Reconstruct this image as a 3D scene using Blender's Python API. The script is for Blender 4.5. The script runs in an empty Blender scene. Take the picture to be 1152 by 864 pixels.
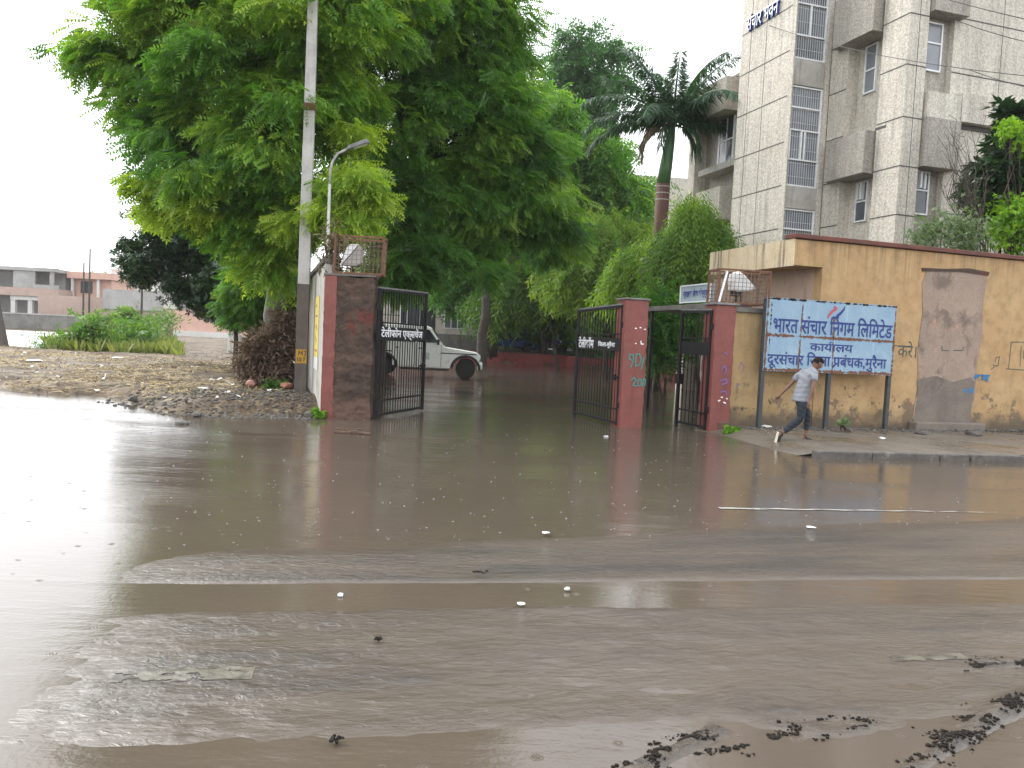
import bpy, bmesh, math, random
import numpy as np
from mathutils import Vector, Matrix
random.seed(7)
rng = np.random.default_rng(11)
S = bpy.context.scene
COL = S.collection
R = math.radians
TH = R(17.4)          # the compound's walls and buildings run along this direction
PH = R(10.0)          # the road runs along this one
CAMH = 1.68

# ------------------------------------------------------------------ camera, world, sun
cam = bpy.data.cameras.new('camera')
cam.sensor_width = 36.0
cam.lens = 36.0 * 887.0 / 1152.0
cam.clip_start = 0.05
cam.clip_end = 3000
co = bpy.data.objects.new('camera', cam)
COL.objects.link(co)
pitch, roll = R(3.2), R(2.7)
fwd = Vector((0, math.cos(pitch), -math.sin(pitch)))
up0 = Vector((0, math.sin(pitch), math.cos(pitch)))
rt0 = Vector((1, 0, 0))
rt = math.cos(roll) * rt0 + math.sin(roll) * up0
up = math.cos(roll) * up0 - math.sin(roll) * rt0
mw = Matrix((rt, up, -fwd)).transposed().to_4x4()
mw.translation = (0, 0, CAMH)
co.matrix_world = mw
S.camera = co

def at(u, v, Y):
    """survey helper: the point seen at photo pixel (u, v) that lies Y metres in front"""
    d = rt * ((u - 576) / 887.0) + up * (-(v - 432) / 887.0) + fwd
    return Vector((0, 0, CAMH)) + d * (Y / d.y)

world = bpy.data.worlds.new('World')
S.world = world
world.use_nodes = True
nt = world.node_tree
nt.nodes.clear()
SUN_EL, SUN_AZ = 42.0, 305.0     # azimuth clockwise from +Y
sky = nt.nodes.new('ShaderNodeTexSky')
sky.sky_type = 'NISHITA'
sky.sun_disc = False
sky.sun_elevation = R(SUN_EL)
sky.sun_rotation = R(SUN_AZ)
sky.dust_density = 8.0
sky.air_density = 1.0
hsv = nt.nodes.new('ShaderNodeHueSaturation')
hsv.inputs['Saturation'].default_value = 0.12
mixw = nt.nodes.new('ShaderNodeMix')
mixw.data_type = 'RGBA'
mixw.inputs['Factor'].default_value = 0.62          # cloud deck over the clear sky
mixw.inputs['B'].default_value = (11.5, 11.9, 12.4, 1)
bgn = nt.nodes.new('ShaderNodeBackground')
bgn.inputs['Strength'].default_value = 0.15
outw = nt.nodes.new('ShaderNodeOutputWorld')
nt.links.new(sky.outputs[0], hsv.inputs['Color'])
nt.links.new(hsv.outputs[0], mixw.inputs['A'])
nt.links.new(mixw.outputs['Result'], bgn.inputs['Color'])
nt.links.new(bgn.outputs[0], outw.inputs['Surface'])

sun = bpy.data.lights.new('sun', 'SUN')
sun.energy = 1.1
sun.angle = R(25)
sun.color = (1.0, 0.97, 0.92)
so = bpy.data.objects.new('sun', sun)
COL.objects.link(so)
sd = Vector((math.sin(R(SUN_AZ)) * math.cos(R(SUN_EL)), math.cos(R(SUN_AZ)) * math.cos(R(SUN_EL)), math.sin(R(SUN_EL))))
so.rotation_euler = (-sd).to_track_quat('-Z', 'Y').to_euler()

S.view_settings.view_transform = 'Standard'
S.view_settings.look = 'None'
S.view_settings.exposure = 0.92
S.view_settings.gamma = 1.0
S.view_settings.use_curve_mapping = False
S.render.engine = 'CYCLES'
S.cycles.use_denoising = True
S.cycles.denoising_prefilter = 'ACCURATE'
S.cycles.max_bounces = 6
S.cycles.diffuse_bounces = 4
S.cycles.glossy_bounces = 3
S.cycles.transmission_bounces = 4
S.cycles.volume_bounces = 1
S.cycles.sample_clamp_indirect = 6.0

# ------------------------------------------------------------------ materials
class NG:
    def __init__(s, name):
        s.m = bpy.data.materials.new(name)
        s.m.use_nodes = True
        s.t = s.m.node_tree
        s.b = s.t.nodes['Principled BSDF']
        s.out = s.t.nodes['Material Output']
        s.tc = s.t.nodes.new('ShaderNodeTexCoord')
    def n(s, typ, **kw):
        nd = s.t.nodes.new('ShaderNode' + typ)
        for k, v in kw.items():
            if hasattr(nd, k) and k not in ('Scale',):
                setattr(nd, k, v)
            else:
                nd.inputs[k].default_value = v
        return nd
    def l(s, a, b):
        s.t.links.new(a, b)
    def vec(s, sc=(1, 1, 1), rot=(0, 0, 0), gen='Object'):
        mp = s.n('Mapping')
        mp.inputs['Scale'].default_value = sc
        mp.inputs['Rotation'].default_value = rot
        s.l(s.tc.outputs[gen], mp.inputs['Vector'])
        return mp.outputs[0]
    def noise(s, scale, detail=6, rough=.6, vec=None, dist=0.0):
        nd = s.n('TexNoise', Scale=scale, Detail=detail, Roughness=rough, Distortion=dist)
        s.l(vec if vec is not None else s.tc.outputs['Object'], nd.inputs['Vector'])
        return nd.outputs[0]
    def step(s, fac, a, b):
        nd = s.n('MapRange')
        nd.inputs[1].default_value = a
        nd.inputs[2].default_value = b
        s.l(fac, nd.inputs[0])
        return nd.outputs[0]
    def mix(s, fac, a, b, blend='MIX'):
        nd = s.n('Mix', data_type='RGBA', blend_type=blend)
        for i, x in (('A', a), ('B', b)):
            if isinstance(x, (tuple, list)):
                nd.inputs[6 if i == 'A' else 7].default_value = (*x[:3], 1)
            else:
                s.l(x, nd.inputs[6 if i == 'A' else 7])
        if isinstance(fac, (int, float)):
            nd.inputs[0].default_value = fac
        else:
            s.l(fac, nd.inputs[0])
        return nd.outputs[2]
    def math(s, op, a, b=0.0):
        nd = s.n('Math', operation=op)
        for i, x in enumerate((a, b)):
            if isinstance(x, (int, float)):
                nd.inputs[i].default_value = x
            else:
                s.l(x, nd.inputs[i])
        return nd.outputs[0]
    def sep(s, gen='Object'):
        nd = s.n('SeparateXYZ')
        s.l(s.tc.outputs[gen], nd.inputs[0])
        return nd.outputs
    def bump(s, h, strength=.4, dist=.02, prev=None):
        nd = s.n('Bump')
        nd.inputs['Strength'].default_value = strength
        nd.inputs['Distance'].default_value = dist
        s.l(h, nd.inputs['Height'])
        if prev is not None:
            s.l(prev, nd.inputs['Normal'])
        return nd.outputs[0]
    def fin(s, col=None, rough=None, normal=None, **kw):
        for key, x in (('Base Color', col), ('Roughness', rough), ('Normal', normal)):
            if x is None:
                continue
            if isinstance(x, (tuple, list)):
                s.b.inputs[key].default_value = (*x[:3], 1)
            elif isinstance(x, (int, float)):
                s.b.inputs[key].default_value = x
            else:
                s.l(x, s.b.inputs[key])
        for k, v in kw.items():
            s.b.inputs[k.replace('_', ' ')].default_value = v
        return s.m

def surf(name, c1, c2, scale=3, rough=.8, c3=None, c3t=(.58, .68), c3s=1.2, streak=None, st=(.56, .72), bump=.3, bscale=40, bdist=.01, fine=.25, spec=.5, metallic=0.0, c4=None, c4t=(.62, .68), c4s=9):
    g = NG(name)
    f = g.step(g.noise(scale, 6, .62), .34, .66)
    col = g.mix(f, c1, c2)
    if c3 is not None:
        col = g.mix(g.step(g.noise(c3s, 8, .65, dist=.4), *c3t), col, c3)
    if streak is not None:
        v = g.vec((7, 7, .45))
        m = g.step(g.noise(1.0, 5, .7, vec=v), *st)
        col = g.mix(m, col, streak)
    if c4 is not None:
        col = g.mix(g.step(g.noise(c4s, 6, .7), *c4t), col, c4)
    fn = g.noise(bscale * 1.7, 3, .7)
    if fine:
        k = g.step(fn, .2, .8)
        g2 = g.mix(k, (1 - fine, 1 - fine, 1 - fine), (1 + fine * .6, 1 + fine * .6, 1 + fine * .6))
        col = g.mix(1.0, col, g2, 'MULTIPLY')
    nb = g.bump(g.noise(bscale, 6, .7), bump, bdist)
    r = g.step(g.noise(scale * 2, 4), 0, 1)
    rr = g.math('ADD', g.math('MULTIPLY', r, .25), rough - .12)
    m = g.fin(col, rr, nb, Metallic=metallic)
    g.b.inputs['Specular IOR Level'].default_value = spec
    return m

def plain(name, c, rough=.6, metallic=0.0, spec=.5):
    return surf(name, tuple(x * .88 for x in c), tuple(min(1, x * 1.1) for x in c), 6, rough, bump=.08, bscale=60, fine=.1, spec=spec, metallic=metallic)

M = {}
# office building: grey pebble-dash concrete, rain stained
def pebble(name, base, tint):
    g = NG(name)
    f = g.step(g.noise(.5, 6, .62), .3, .7)
    col = g.mix(f, base, tint)
    v = g.vec((5, 5, .35))
    col = g.mix(g.math('MULTIPLY', g.step(g.noise(1.0, 6, .7, vec=v),   .48, .70), .75), col, tuple(x * .5 for x in base))
    vo = g.n('TexVoronoi', Scale=22.0)
    g.l(g.tc.outputs['Object'], vo.inputs['Vector'])
    sp = g.n('SeparateColor'); g.l(vo.outputs['Color'], sp.inputs[0])
    k = g.step(sp.outputs[0], 0, 1)
    col = g.mix(1.0, col, g.mix(k, (.76, .755, .75), (1.14, 1.14, 1.12)), 'MULTIPLY')
    col = g.mix(g.step(g.noise(7, 6, .75), .58, .7), col, tuple(x * .72 for x in base))
    nb = g.bump(vo.outputs['Distance'], .5, .02)
    return g.fin(col, .85, nb)
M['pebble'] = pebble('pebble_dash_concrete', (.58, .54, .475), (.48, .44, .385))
M['pebble_dark'] = pebble('pebble_dash_dark', (.37, .34, .30), (.29, .265, .235))  # darker tone of the same pebble dash
M['concrete'] = surf('concrete', (.42, .405, .37), (.31, .29, .26), 2, .85, streak=(.12, .10, .085), st=(.58, .78), bump=.25, bscale=30)
M['concrete_dark'] = surf('concrete_dark', (.2, .185, .165), (.12, .11, .1), 2, .85, streak=(.06, .05, .045), bump=.3, bscale=30)
M['joint'] = plain('joint_sealant', (.09, .085, .08), .9)
M['frame_white'] = plain('window_frame_white', (.72, .73, .74), .45)
M['grille'] = plain('window_grille_metal', (.5, .52, .54), .5)
def glass(name, c):
    g = NG(name)
    col = g.mix(g.step(g.noise(.7, 2), .35, .65), c, tuple(x * 1.8 for x in c))
    return g.fin(col, .12, Specular_IOR_Level=.6)
M['glass'] = glass('window_glass', (.05, .055, .065))
M['glass_grey'] = glass('window_glass_dusty', (.13, .14, .155))
M['glass_car'] = glass('car_glass', (.012, .014, .016))
# yellow lime-washed plaster with black rain streaks at the top and peeling at the foot
def yellowwall(name, base, pale, hgt):
    g = NG(name)
    f = g.step(g.noise(1.1, 7, .6), .32, .68)
    col = g.mix(f, base, pale)
    col = g.mix(g.math('MULTIPLY', g.step(g.noise(3.2, 7, .7), .46, .72), .7), col, tuple(x * .55 for x in base))
    xyz = g.sep()
    top = g.step(xyz[2], hgt - 1.1, hgt + .15)
    v = g.vec((9, 9, .4))
    st = g.step(g.noise(1.0, 6, .72, vec=v), .46, .72)
    col = g.mix(g.math('MULTIPLY', g.math('MULTIPLY', st, top), .95), col, (.075, .06, .04))
    low = g.step(xyz[2], 1.35, .0)
    pm = g.step(g.math('ADD', g.noise(2.6, 8, .7), g.math('MULTIPLY', low, .17)), .62, .66)
    col = g.mix(g.math('MULTIPLY', pm, g.step(low, .05, .35)), col, (.19, .13, .075))
    ph = g.step(g.math('ADD', g.noise(5.5, 4, .6), g.math('MULTIPLY', low, .1)), .68, .70)
    col = g.mix(g.math('MULTIPLY', ph, g.step(low, .05, .3)), col, (.05, .035, .025))
    damp = g.step(g.math('ADD', g.step(xyz[2], .75, .05), g.noise(2, 6, .7)), .75, 1.3)
    col = g.mix(damp, col, (.115, .085, .055))
    fn = g.noise(60, 3, .7)
    col = g.mix(1.0, col, g.mix(fn, (.82, .82, .82), (1.15, 1.15, 1.15)), 'MULTIPLY')
    h = g.math('SUBTRACT', g.noise(18, 6, .7), g.math('MULTIPLY', pm, 1.5))
    return g.fin(col, .85, g.bump(h, .35, .02))
M['yellow'] = yellowwall('yellow_plaster', (.40, .245, .112), (.46, .315, .162), 4.1)
M['yellow_low'] = yellowwall('yellow_plaster_low_wall', (.35, .225, .10), (.39, .28, .145), 2.6)
M['fascia'] = surf('lit_fascia_plaster', (.62, .52, .36), (.56, .44, .28), 1.5, .85, streak=(.09, .075, .055), st=(.5, .68), bump=.2, bscale=20)  # pale tone: the light on this side face is put into the colour
M['pinkwall'] = surf('pink_plaster', (.50, .36, .28), (.43, .31, .24), 1.5, .85, streak=(.25, .17, .13), bump=.2, bscale=20)
M['patch'] = surf('bricked_door_plaster', (.34, .255, .20), (.27, .20, .155), 1.6, .85, c3=(.17, .125, .10), c3s=1.4, c3t=(.52, .62), streak=(.2, .13, .1), bump=.35, bscale=18, c4=(.5, .26, .19), c4t=(.62, .7), c4s=2.2)
M['patch_low'] = surf('bricked_door_cement', (.20, .165, .135), (.145, .12, .10), 2, .85, c3=(.09, .072, .06), bump=.35, bscale=18)
M['coping'] = surf('red_oxide_coping', (.16, .05, .035), (.10, .04, .03), 3, .8, c3=(.05, .04, .035), bump=.3)
M['redpaint'] = surf('red_pillar_paint', (.225, .062, .050), (.165, .050, .041), 2.2, .6, c3=(.16, .045, .035), c3t=(.54, .68), c3s=2.5, bump=.3, bscale=14, c4=(.40, .22, .17), c4t=(.69, .72), c4s=7, streak=(.15, .035, .03))
M['redcurb'] = surf('red_kerb_paint', (.26, .035, .028), (.18, .03, .025), 3, .7, c3=(.08, .03, .025), bump=.2)
def barecement():
    g = NG('crumbled_brick_face')
    col = g.mix(g.step(g.noise(2.2, 8, .7), .36, .64), (.045, .030, .023), (.095, .060, .042))
    col = g.mix(g.step(g.noise(7, 6, .75), .56, .66), col, (.135, .085, .06))
    col = g.mix(g.step(g.noise(1.4, 8, .65, dist=.6), .57, .62), col, (.12, .035, .026))
    col = g.mix(g.step(g.noise(12, 6, .7), .6, .7), col, (.03, .022, .018))
    xyz = g.sep()
    low = g.step(g.math('ADD', g.step(xyz[2], .6, .2), g.noise(3, 5)), 1.0, 1.25)
    col = g.mix(low, col, (.12, .07, .05))
    h = g.noise(9, 10, .78)
    return g.fin(col, .9, g.bump(h, .9, .05))
M['barecement'] = barecement()
M['whitewash'] = surf('whitewash_wall', (.55, .53, .49), (.42, .39, .34), 1.6, .85, c3=(.2, .17, .13), c3t=(.58, .72), c3s=1.3, streak=(.2, .16, .12), bump=.3, bscale=14)
M['iron'] = surf('black_iron_paint', (.012, .012, .014), (.02, .019, .02), 8, .5, c3=(.04, .02, .013), c3t=(.62, .7), c3s=6, bump=.2, bscale=50, spec=.2)
M['iron_light'] = surf('worn_iron_edge', (.22, .22, .225), (.1, .1, .1), 10, .5, bump=.2, bscale=50)
M['rust'] = surf('rusty_steel', (.19, .085, .045), (.115, .055, .035), 9, .85, c3=(.32, .22, .15), c3t=(.6, .7), c3s=8, bump=.5, bscale=60)
M['mesh_wire'] = surf('rusty_wire', (.20, .13, .085), (.13, .085, .055), 9, .7, bump=.2)
M['lamp_white'] = plain('lamp_housing_white', (.70, .70, .70), .45)
M['lamp_glass'] = plain('lamp_lens_white', (.80, .81, .82), .2)
M['pole'] = surf('pole_cement', (.47, .455, .44), (.36, .345, .33), 3, .8, streak=(.22, .2, .185), st=(.52, .72), bump=.3, bscale=30, c4=(.17, .15, .14), c4t=(.64, .7), c4s=12)
M['pole_low'] = surf('pole_grimy_foot', (.115, .095, .085), (.075, .06, .055), 3, .75, streak=(.17, .14, .12), bump=.3, bscale=30)
M['plate_yellow'] = plain('number_plate_yellow', (.40, .22, .025), .7)
M['black'] = plain('black_paint', (.012, .012, .013), .5)
M['poster_yellow'] = surf('poster_yellow', (.78, .58, .06), (.72, .62, .18), 5, .6, bump=.05)
M['poster_white'] = surf('poster_white', (.74, .74, .72), (.66, .66, .65), 5, .6, bump=.05)
M['board_blue'] = surf('board_sky_blue', (.20, .315, .435), (.255, .37, .475), 2.2, .5, c3=(.34, .45, .54), c3t=(.55, .75), c3s=1.6, streak=(.34, .48, .6), bump=.1, bscale=20)
M['board_text'] = surf('board_navy_paint', (.012, .028, .16), (.02, .045, .22), 8, .6, bump=.05, c4=(.18, .32, .5), c4t=(.7, .74), c4s=16)
M['logo_red'] = plain('logo_red', (.45, .06, .08), .5)
M['post_green'] = surf('board_post_dark', (.05, .058, .06), (.03, .033, .035), 5, .5, c3=(.12, .06, .03), c3t=(.6, .7), c3s=5, bump=.2)
M['text_white'] = plain('sign_white_paint', (.78, .79, .82), .5)
M['text_blue'] = plain('letter_blue', (.02, .04, .22), .5)
M['paleblue'] = surf('canopy_sign_pale_blue', (.27, .34, .39), (.34, .40, .44), 3, .5, bump=.05)
M['teal'] = plain('teal_paint', (.03, .24, .2), .6)
M['violet'] = plain('violet_chalk', (.17, .10, .26), .7)
M['graff'] = surf('faded_green_black_paint', (.05, .06, .05), (.09, .1, .08), 9, .7, bump=.05)
M['stencil'] = plain('blue_stencil', (.03, .16, .33), .7)
M['redtext'] = plain('red_poster_print', (.45, .16, .04), .6)
# vehicles
M['carwhite'] = surf('car_paint_white', (.82, .82, .80), (.78, .775, .75), 1.5, .28, c3=(.52, .36, .29), c3t=(.62, .78), c3s=1.8, bump=.02, bscale=20, fine=.04)
M['carblue'] = surf('car_paint_blue', (.02, .055, .22), (.018, .045, .17), 2, .25, bump=.02, bscale=20, fine=.04)
M['trim'] = plain('black_plastic_trim', (.018, .018, .019), .55)
M['tyre'] = surf('tyre_rubber', (.02, .019, .018), (.035, .03, .026), 6, .85, bump=.3, bscale=60)
M['rim'] = surf('muddy_rim', (.20, .12, .07), (.12, .07, .045), 8, .6, bump=.2)
M['chrome'] = plain('bright_metal', (.55, .56, .57), .25, 1.0)
M['lens'] = glass('headlight_lens', (.4, .42, .44))
# person
M['skin'] = surf('skin', (.155, .076, .046), (.19, .096, .06), 12, .55, bump=.05, bscale=90, fine=.06)
M['hair'] = surf('black_hair', (.012, .009, .008), (.022, .015, .012), 40, .9, bump=.3, bscale=140, spec=.1)
M['shirt'] = surf('grey_melange_shirt', (.20, .21, .235), (.25, .26, .29), 5, .9, bump=.25, bscale=14, bdist=.02, fine=.2)
M['jeans'] = surf('dark_denim', (.014, .019, .028), (.024, .032, .045), 6, .9, bump=.25, bscale=18, bdist=.02, fine=.25)
M['shoe'] = plain('black_shoe', (.016, .015, .016), .6)
M['sole'] = plain('pale_sole', (.70, .63, .49), .7)
# ground things
M['stone'] = surf('grey_stone', (.13, .118, .104), (.075, .068, .06), 9, .85, c3=(.24, .21, .185), c3s=5, bump=.6, bscale=25)
M['brickbit'] = surf('broken_brick', (.30, .115, .07), (.2, .085, .055), 9, .9, bump=.6, bscale=25)
M['wood'] = surf('soaked_wood', (.13, .075, .045), (.075, .045, .03), 8, .6, bump=.5, bscale=30)
M['litter'] = plain('white_plastic_litter', (.72, .72, .70), .5)
M['pinklitter'] = plain('pinkish_rag', (.42, .22, .18), .8)
M['mud_dark'] = surf('black_mud', (.012, .010, .008), (.024, .019, .015), 14, .8, bump=.8, bscale=30, spec=.15)
M['straw'] = surf('straw', (.40, .30, .125), (.56, .44, .21), 8, .8, bump=.2)
M['paint_line'] = surf('worn_road_paint', (.15, .135, .105), (.085, .075, .06), 6, .3, c3=(.05, .044, .035), c3t=(.46, .58), c3s=7, bump=.4, bscale=40)
# far houses: grey, brick and pink lightened, haze put into the colour
M['far_grey'] = surf('raw_concrete_far', (.36, .35, .335), (.27, .265, .255), .6, .9, bump=.1, bscale=4)
M['far_brick'] = surf('far_brickwork', (.42, .31, .26), (.36, .265, .22), 1, .9, bump=.1, bscale=4)
M['far_pink'] = surf('far_pink_wall', (.56, .36, .29), (.50, .32, .26), 1, .9, bump=.1, bscale=4)
M['far_white'] = surf('far_white_wall', (.62, .61, .58), (.54, .53, .5), .8, .9, bump=.1, bscale=4)
M['dark'] = plain('dark_opening', (.03, .03, .032), .8)
M['damp_wall'] = surf('damp_boundary_wall', (.20, .19, .175), (.11, .105, .095), .8, .9, streak=(.04, .038, .033), bump=.2, bscale=8)

def leafmat(name, dark, mid, bright, trans=.35, rough=.5, gloss=.35):
    g = NG(name)
    a = g.n('Attribute', attribute_name='tint')
    rp = g.n('ValToRGB')
    e = rp.color_ramp.elements
    e[0].position = 0; e[0].color = (*dark, 1)
    e[1].position = 1; e[1].color = (*bright, 1)
    m = e.new(.5); m.color = (*mid, 1)
    g.l(a.outputs['Fac'], rp.inputs[0])
    g.l(rp.outputs[0], g.b.inputs['Base Color'])
    g.b.inputs['Roughness'].default_value = rough
    g.b.inputs['Specular IOR Level'].default_value = gloss
    tr = g.n('BsdfTranslucent')
    g.l(g.mix(1.0, rp.outputs[0], (1.5, 1.7, .7), 'MULTIPLY'), tr.inputs['Color'])
    mx = g.n('MixShader'); mx.inputs[0].default_value = trans
    g.l(g.b.outputs[0], mx.inputs[1]); g.l(tr.outputs[0], mx.inputs[2])
    g.l(mx.outputs[0], g.out.inputs['Surface'])
    return g.m
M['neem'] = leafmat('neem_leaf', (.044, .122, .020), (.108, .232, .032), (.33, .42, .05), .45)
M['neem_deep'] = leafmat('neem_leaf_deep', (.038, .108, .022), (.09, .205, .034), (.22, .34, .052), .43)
M['pale_leaf'] = leafmat('feathery_leaf', (.035, .09, .035), (.06, .15, .05), (.11, .22, .07), .35)
M['weep'] = leafmat('weeping_leaf', (.030, .075, .012), (.105, .20, .022), (.26, .35, .035), .42)
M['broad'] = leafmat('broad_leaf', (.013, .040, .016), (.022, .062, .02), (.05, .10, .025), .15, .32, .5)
M['palm_leaf'] = leafmat('palm_leaflet', (.020, .052, .024), (.034, .085, .038), (.06, .13, .055), .2, .4)
M['palm_dry'] = leafmat('palm_dry_leaflet', (.08, .06, .035), (.13, .10, .06), (.17, .14, .08), .2, .7)
M['bright'] = leafmat('bright_shrub_leaf', (.06, .16, .012), (.13, .28, .018), (.27, .42, .03), .35)
M['weed'] = leafmat('weed_leaf', (.05, .115, .02), (.085, .18, .03), (.19, .25, .055), .35)
M['dry'] = leafmat('dry_twig_leaf', (.085, .052, .040), (.15, .098, .074), (.23, .165, .125), .15, .8)
M['greygreen'] = leafmat('grey_green_leaf', (.06, .10, .055), (.11, .17, .08), (.22, .28, .14), .3)
M['grassy'] = leafmat('grass_blade', (.10, .14, .035), (.17, .20, .055), (.28, .27, .10), .3)
M['bark'] = surf('bark', (.035, .028, .022), (.06, .048, .038), 6, .9, bump=.7, bscale=22, c3=(.10, .085, .07), c3s=3)
M['bark_pale'] = surf('bark_pale', (.17, .155, .135), (.10, .09, .075), 4, .9, bump=.6, bscale=22)
M['crownshaft'] = surf('palm_crownshaft', (.04, .105, .03), (.055, .13, .04), 3, .5, bump=.1)
M['palmtrunk'] = surf('palm_trunk', (.13, .06, .045), (.09, .042, .034), 3, .8, bump=.4, bscale=14)
M['twig'] = plain('twig', (.06, .045, .035), .9)

M['lamp_grey'] = plain('lamp_housing_grey', (.36, .34, .33), .6)
M['leaf_litter'] = leafmat('rotting_leaf', (.05, .03, .018), (.10, .062, .035), (.20, .14, .08), .1, .7)
# ground, asphalt, water
def dirtmat():
    g = NG('waste_ground_dirt')
    col = g.mix(g.step(g.noise(.9, 8, .7), .36, .64), (.125, .088, .058), (.06, .046, .035))
    col = g.mix(g.step(g.noise(3.5, 8, .75), .52, .66), col, (.27, .215, .13))
    col = g.mix(g.step(g.noise(9, 5, .7), .6, .7), col, (.055, .045, .036))
    wet = g.step(g.noise(.7, 5, .6), .42, .6)
    h = g.noise(14, 9, .75)
    return g.fin(col, g.math('ADD', g.math('MULTIPLY', wet, .35), .6), g.bump(h, .7, .04), Specular_IOR_Level=.2)
M['dirt'] = dirtmat()
def pavemat():
    g = NG('wet_pavement_grit')
    col = g.mix(g.step(g.noise(1.1, 8, .7), .36, .64), (.14, .115, .088), (.085, .07, .055))
    col = g.mix(g.step(g.noise(30, 4, .7), .55, .7), col, (.20, .17, .14))
    wet = g.step(g.noise(.8, 5, .6), .40, .56)
    h = g.noise(26, 8, .75)
    return g.fin(col, g.math('ADD', g.math('MULTIPLY', wet, .5), .16), g.bump(h, .4, .015))
M['pave'] = pavemat()
def roadmat():
    g = NG('wet_muddy_asphalt')
    v = g.vec((.35, 2.0, 1))          # mud film drawn out along the traffic
    film = g.step(g.noise(1.1, 8, .65, vec=v), .38, .62)
    col = g.mix(film, (.032, .029, .026), (.086, .068, .052))
    ag = g.noise(110, 3, .7)
    col = g.mix(g.step(ag, .45, .75), col, g.mix(film, (.055, .048, .041), (.110, .084, .060)))
    v2 = g.vec((.6, 2.6, 1))
    wet = g.step(g.noise(1.7, 7, .7, vec=v2), .36, .64)
    rough = g.math('ADD', g.math('MULTIPLY', wet, .14), .05)
    # grit standing out of the water film: mostly flat, with scattered facets
    # where the tarmac dips to the water level the film thickens to plain muddy water
    dry = g.step(g.math('ADD', g.sep()[2], g.math('MULTIPLY', g.math('SUBTRACT', g.noise(5, 4, .6), .5), .012)), .0015, .017)
    col = g.mix(dry, (.080, .063, .049), col)
    vm = g.vec((.55, 1.7, 1), (0, 0, .12))
    rip = g.step(g.noise(1.25, 5, .62, vec=vm, dist=.5), .32, .56)
    rip = g.math('MULTIPLY', rip, dry)
    h1 = g.math('MULTIPLY', g.step(g.noise(52, 3, .6), .50, .66), g.math('MULTIPLY', dry, g.math('ADD', .22, g.math('MULTIPLY', rip, .9))))
    nb = g.bump(h1, .5, .0055)
    vr = g.vec((1, 1.5, 1), (0, 0, .35))
    h2 = g.math('MULTIPLY', g.step(g.noise(15, 5, .62, vec=vr, dist=.8), .40, .68), rip)
    nb = g.bump(h2, .5, .017, nb)
    v3 = g.vec((3.5, 9, 1), (0, 0, .25))
    nb = g.bump(g.noise(2.2, 6, .65, vec=v3, dist=.6), .5, .022, nb)
    return g.fin(col, rough, nb, Specular_IOR_Level=.5)
M['road'] = roadmat()
def watermat():
    g = NG('muddy_flood_water')
    col = g.mix(g.step(g.noise(.22, 6, .6), .36, .64), (.088, .069, .053), (.073, .058, .045))
    v = g.vec((1.2, 4.5, 1), (0, 0, PH))
    h = g.noise(2.6, 6, .6, vec=v)
    v2 = g.vec((.22, .9, 1), (0, 0, PH))
    pm = g.step(g.noise(1.0, 4, .6, vec=v2), .46, .68)
    h = g.math('MULTIPLY', h, g.math('ADD', .35, g.math('MULTIPLY', pm, 1.6)))
    nb = g.bump(h, .38, .012)
    nb = g.bump(g.noise(34, 4, .6), .22, .004, nb)
    vo = g.n('TexVoronoi', Scale=5.0); g.l(g.tc.outputs['Object'], vo.inputs['Vector'])
    ring = g.math('SINE', g.math('MULTIPLY', vo.outputs['Distance'], 90.0))
    ringm = g.math('MULTIPLY', ring, g.step(vo.outputs['Distance'], .16, .02))
    nb = g.bump(ringm, .35, .004, nb)
    return g.fin(col, .035, nb, IOR=1.42)
M['water'] = watermat()
def groundfar():
    return surf('open_ground', (.12, .10, .065), (.09, .10, .05), .05, .95, bump=.2, bscale=3)
M['ground'] = groundfar()
M['pond'] = surf('sky_toned_pond_water', (.40, .40, .38), (.33, .33, .31), .05, .42, bump=.05, bscale=3, fine=0)  # pale base colour stands in for the sky mirrored in the pond
M['splash'] = plain('rain_splash_white', (.34, .325, .30), .2)
M['faint'] = surf('faint_edge_paint', (.42, .41, .38), (.30, .29, .26), 9, .4, c3=(.09, .075, .06), c3t=(.55, .62), c3s=7)
# ------------------------------------------------------------------ mesh helpers
def mesh_obj(name, me, mat=None, parent=None, smooth=False):
    o = bpy.data.objects.new(name, me)
    COL.objects.link(o)
    if mat is not None:
        for m in (mat if isinstance(mat, (list, tuple)) else [mat]):
            me.materials.append(m)
    if parent is not None:
        o.parent = parent
    if smooth:
        me.polygons.foreach_set('use_smooth', [True] * len(me.polygons))
    return o

def tag(o, label, cat, group=None):
    o['label'] = label
    o['category'] = cat
    if group:
        o['group'] = group
    return o

def struct(o, kind='structure'):
    o['kind'] = kind
    return o

def empty(name, loc, rz=0.0, label=None, cat=None, group=None):
    o = bpy.data.objects.new(name, None)
    COL.objects.link(o)
    o.location = loc
    o.rotation_euler = (0, 0, rz)
    if label:
        tag(o, label, cat, group)
    return o

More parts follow.
